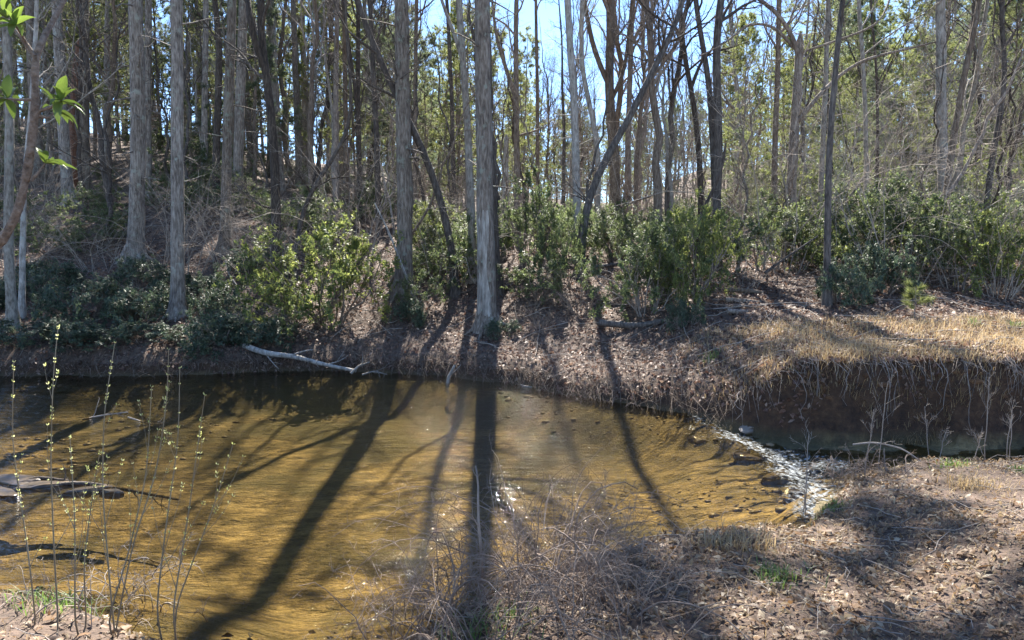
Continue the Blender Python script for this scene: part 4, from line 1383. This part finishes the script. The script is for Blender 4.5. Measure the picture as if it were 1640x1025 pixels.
rk = [((1150, 652), .4, .25, .1), ((1190, 664), .55, .28, .1), ((1230, 678), .4, .25, .09)]
for k, ((px, py), sx, sy, sz) in enumerate(rk):
    Y = 2.35 * F / (py - 400)
    rock('ledge_rock', 'flat grey ledge rock under the far bank where the riffle starts', tuple(P(px, py, Y)), (sx, sy, sz), 'rock', 40 + k, 'ledge rocks at the riffle head')
for k in range(5):
    yy = 6.7 + 3.8 * (k + .5) / 5 + rng.uniform(-.15, .15)
    xx = XR + .16 * math.sin(yy * 1.7) + rng.uniform(.02, .55)
    rock('ledge_rock', 'low dark wet slab breaking the riffle ledge', (xx, yy, -.3 + rng.uniform(-.03, .015)), (rng.uniform(.2, .45), rng.uniform(.07, .16), rng.uniform(.17, .2)), 'rock_wet', 60 + k, 'wet slabs along the riffle')
for k, (px, py, s) in enumerate([(20, 770, .34), (75, 778, .26), (140, 786, .2), (5, 792, .22), (180, 790, .12)]):
    Y = 2.36 * F / (py - 400)
    rock('mid_stream_rock', 'low dark wet slab of the little debris bar in the pool', tuple(P(px, py, Y)), (s, s * .4, .06), 'rock_wet', 90 + k, 'slabs of the debris bar')
for k, (px, py, s) in enumerate([(850, 622, .16), (872, 627, .12), (838, 616, .1)]):
    Y = 2.42 * F / (py - 400)
    rock('bank_rock', 'small grey rock at the waterline of the leafy point', tuple(P(px, py, Y)), (s * 1.3, s, s * .6), 'rock', 120 + k, 'rocks of the leafy point')
stick('stick', 'dark driftwood lodged across the debris bar', 'stick', [P(60, 782, 7.4), P(130, 772, 7.5), P(200, 784, 7.4), P(285, 800, 7.1)], .03, .01, 'dark_bark', 5, (.15, .5))
stick('stick', 'dark driftwood end piled on the debris bar slabs', 'stick', [P(0, 786, 7.4), P(60, 765, 7.6), P(110, 770, 7.6)], .035, .015, 'dark_bark', 3, (.15, .4))


# ------------------------------------------------------------------ dry weed stalks on the spit and before the cut bank
def weed(label, px, py, Y, hpx, lean=0, head=True):
    b_ = base_at(px, Y)
    h = hpx / F * Y
    root = thing('weed_stalk', label, 'weed', tuple(b_), 'dry weed stalks of the spit')
    p = np.stack([np.linspace(0, lean, 8) * h, np.zeros(8), np.linspace(-.03, h, 8)], -1)[None]
    p = p + np.cumsum(rng.normal(0, .006, (1, 8, 3)), 1)
    r = np.linspace(.006, .0035, 8)[None]
    mb_ = MB()
    tubes(mb_, p, r, 5)
    mb_.build('stem', M['twig_pale'], root)
    mb_ = MB()
    a, ar = children(p, r, 7, .55, 1, (.12 * h + .05, .3 * h + .05), (25, 60), K=4, up=.3, rmin=.0022)
    tubes(mb_, a, ar, 3)
    c_, cr = children(a, ar, 4, .4, 1, (.04, .1), (30, 60), K=3, rmin=.0018)
    tubes(mb_, c_, cr, 3)
    mb_.build('seed_head', M['twig_pale'], root, kind='stuff')


for (px, Y, hp, ln) in [(1302, 6.9, 90, .05), (1400, 8.1, 110, .05), (1421, 8.2, 150, .06), (1505, 8.2, 110, -.15), (1515, 8.3, 60, .2), (1595, 8.3, 150, 0), (1600, 8.3, 60, -.5), (1625, 8.2, 110, .1), (1635, 8.3, 90, 0), (1570, 8.3, 50, .3), (1303, 6.75, 150, .02)]:
    weed('dry branching weed stalk standing at the spit edge', px, 0, Y, hp, ln)

# ------------------------------------------------------------------ bramble on the near bank
def bramble(label, px, Y, w, h, n, m_='twig_red'):
    x0 = (px - 820) / F * Y
    root = thing('bramble_bush', label, 'bramble', (x0, Y, gz(x0, Y)))
    bx_ = rng.normal(0, w * .3, n)
    by_ = rng.normal(0, .35, n)
    bz = np.maximum(ground_z(x0 + bx_, Y + by_), -.05) - gz(x0, Y) - .02
    p = np.stack([bx_, by_, bz], -1)
    az = rng.uniform(0, 6.28, n)
    d = nrm(np.stack([np.cos(az) * .6, np.sin(az) * .5, rng.uniform(.5, 1.4, n)], -1))
    out, q = [p], p.copy()
    Ls = h * rng.uniform(.5, 1.25, n)[:, None] * np.exp(-(bx_ / w) ** 2)[:, None]
    for k in range(9):
        d = nrm(d + .16 * rng.standard_normal(d.shape) + np.array([0, 0, -.055 * k]))
        q = q + d * Ls / 9
        out.append(q)
    pp = np.stack(out, 1)
    r = (.0028 * np.exp(rng.normal(0, .45, (n, 1)))) * np.linspace(1.2, .4, 10)[None]
    m1, m2_ = MB(), MB()
    tubes(m1, pp, r, 4)
    a, ar = children(pp, r, 5, .15, 1, (.1 * h, .35 * h), (30, 80), K=5, up=.05, wob=.25, rk=.7, rmin=.0016)
    tubes(m2_, a, ar, 3)
    b2, br2 = children(a, ar, 3, .2, 1, (.04 * h, .14 * h), (30, 80), K=3, wob=.25, rk=.7, rmin=.0013)
    tubes(m2_, b2, br2, 3)
    m1.build('cane', M[m_], root, kind='stuff')
    m2_.build('twig', M[m_], root, kind='stuff')


bramble('dense reddish leafless bramble at the pool edge', 850, 4.7, 1.0, 1.15, 130)
bramble('lower reddish bramble spilling toward the short dark stub', 960, 4.3, .8, .9, 80)
bramble('sparse bramble trailing over the dark water', 690, 4.3, .7, .8, 80)
bramble('low twiggy brush under the budding saplings', 150, 4.9, .7, .5, 40, 'twig_pale')
bramble('low dry brush on the spit beside the weed stalks', 1400, 7.5, .7, .45, 60, 'twig_red')
bramble('reddish dry brush low on the leafy point', 1000, 11.9, 1.5, .6, 60, 'twig_red')


# ------------------------------------------------------------------ budding saplings
def sapling(pix, Y, label):
    pts = [P(x, y, Y + rng.uniform(-.1, .1)) for x, y in pix]
    z0 = gz(pts[0][0], Y)
    foot = pts[0].copy()
    foot[2] = max(min(foot[2], z0), -0.3)
    pts = [np.array((foot[0], Y, z0 - .03))] + pts
    root = thing('budding_sapling', label, 'sapling', tuple(pts[0]), 'budding saplings at the pool edge')
    p = resample(pts, 20)[None] - pts[0]
    r = np.linspace(.0055, .002, 20)[None]
    m1, m2_ = MB(), MB()
    tubes(m1, p, r, 6)
    a, ar = children(p, r, 4, .25, .8, (.2, .6), (18, 35), K=6, up=.5, wob=.06, rk=.6, rmin=.0018)
    tubes(m1, a, ar, 4)
    for pp, rr_, n, lo in ((p, r, 16, .4), (a, ar, 4, .3)):
        t = rng.uniform(lo, 1, (len(pp), n))
        t[:, 0] = 1
        c_, tg, _ = sample(pp, rr_, t)
        c_, tg = c_.reshape(-1, 3), tg.reshape(-1, 3)
        for s in (-1, 1):
            sd_ = nrm(np.cross(tg, np.array([0.3, 1, 0.2]))) * s
            leaf_cards(m2_, c_, nrm(tg * 1.0 + sd_ * .8), nrm(sd_ + .2 * rng.standard_normal(sd_.shape)), .016 * rng.uniform(.6, 1.4, len(c_)), .009)
    m1.build('stem', M['sapling_bark'], root, True)
    m2_.build('buds', M['bud'], root, kind='stuff')


SAPL = ['straight budding sapling, outermost beside the debris bar', 'tallest straight budding sapling above the green grass tuft', 'budding sapling with a bend at half height',
        'budding sapling leaning along with a straighter neighbour', 'straight slender budding sapling in the middle of the clump', 'budding sapling with long even lean toward the bramble',
        'most slanted thin sapling of the clump, toward the bramble', 'upright budding sapling reaching across the caught twiggy branch', 'curving budding sapling between the leaning ones', 'short budding sapling behind the tallest one']
for pix, lab in zip(([(60, 1023), (46, 890), (35, 816), (19, 704), (22, 580)],
            [(95, 1023), (87, 890), (81, 745), (85, 600), (93, 524)],
            [(139, 1015), (134, 900), (150, 780), (160, 724)],
            [(187, 998), (216, 857), (249, 766), (268, 641), (270, 560)],
            [(249, 985), (265, 849), (286, 704), (288, 590)],
            [(275, 985), (303, 816), (317, 712), (328, 633)],
            [(280, 975), (344, 807), (373, 712)],
            [(178, 960), (164, 787), (166, 662), (184, 549)],
            [(170, 1000), (205, 890), (235, 760), (243, 620)],
            [(120, 1010), (120, 830), (112, 700)]), SAPL):
    sapling(pix, 4.15, lab)

# ------------------------------------------------------------------ leafy branch hanging in from beside the camera
Yb = 1.5
pts = [P(-40, 420, Yb), P(0, 393, Yb), P(28, 345, Yb), P(45, 270, Yb), P(57, 180, Yb), P(55, 90, Yb), P(78, 45, Yb + .05), P(108, -8, Yb + .1), P(130, -70, Yb + .1)]
root = thing('leafy_branch', 'brown branch with fresh green leaf whorls reaching in close by', 'branch', tuple(pts[0]))
p = resample(pts, 30)[None] - pts[0]
r = np.linspace(.0095, .0042, 30)[None] * (1 + .12 * rng.standard_normal((1, 30)).clip(-1, 1.5))
mb = MB()
tubes(mb, p, r, 10, .03)
leafm = []
for k in range(3):
    m_ = MB()
    K_ = 9
    tq = np.linspace(0, 1, K_)
    wq = np.sin(np.pi * tq ** 0.8) ** 0.8 * .17 + .004
    mid = np.stack([tq, np.zeros(K_), .1 * np.sin(tq * 2.5) * (1 + .5 * k) - .18 * tq ** 2 * k], -1)
    lft = mid + np.stack([np.zeros(K_), wq, wq * .45], -1)
    rgt = mid + np.stack([np.zeros(K_), -wq, wq * .45], -1)
    v = np.concatenate([mid, lft, rgt])
    i = np.arange(K_ - 1)
    m_.add(v, q=np.concatenate([np.stack([i, i + 1, i + 1 + K_, i + K_], -1), np.stack([i + 1, i, i + 2 * K_, i + 1 + 2 * K_], -1)]))
    leafm.append(m_.mesh('leaf', M['fresh_leaf'], True))
twigs = [((56, 90), (38, 62), (25, 40)), ((57, 178), (84, 172), (98, 162)), ((56, 160), (30, 160), (12, 158)), ((50, 290), (62, 275), (72, 262)), ((56, 185), (75, 190), (88, 178)), ((57, 95), (40, 70), (12, 30))]
for a_, b2, c2 in twigs:
    tp = [P(*a_, Yb), P(*b2, Yb + .01), P(*c2, Yb + rng.uniform(-.05, .05))]
    q = resample(tp, 8) - pts[0]
    tubes(mb, q[None], np.linspace(.0035, .002, 8)[None], 6)
    e = q[-1]
    dv = Vector(q[-1] - q[-3]).normalized()
    for j in range(8):
        o = link('leaf', leafm[j % 3], root)
        o.location = e
        ang = j / 8 * 6.28 + rng.uniform(-.3, .3)
        side = dv.orthogonal().normalized()
        side.rotate(__import__('mathutils').Quaternion(dv, ang))
        ax = (dv * rng.uniform(.3, .9) + side + Vector((0, 0, -.05))).normalized()
        o.rotation_euler = ax.to_track_quat('X', 'Z').to_euler()
        s = rng.uniform(.03, .06)
        o.scale = (s, s, s)
mb.build('stem', M['branch_bark'], root, True)

# kits nobody placed are removed
for k, o in kits.items():
    if k not in used:
        for ch in list(o.children):
            bpy.data.objects.remove(ch)
        bpy.data.objects.remove(o)
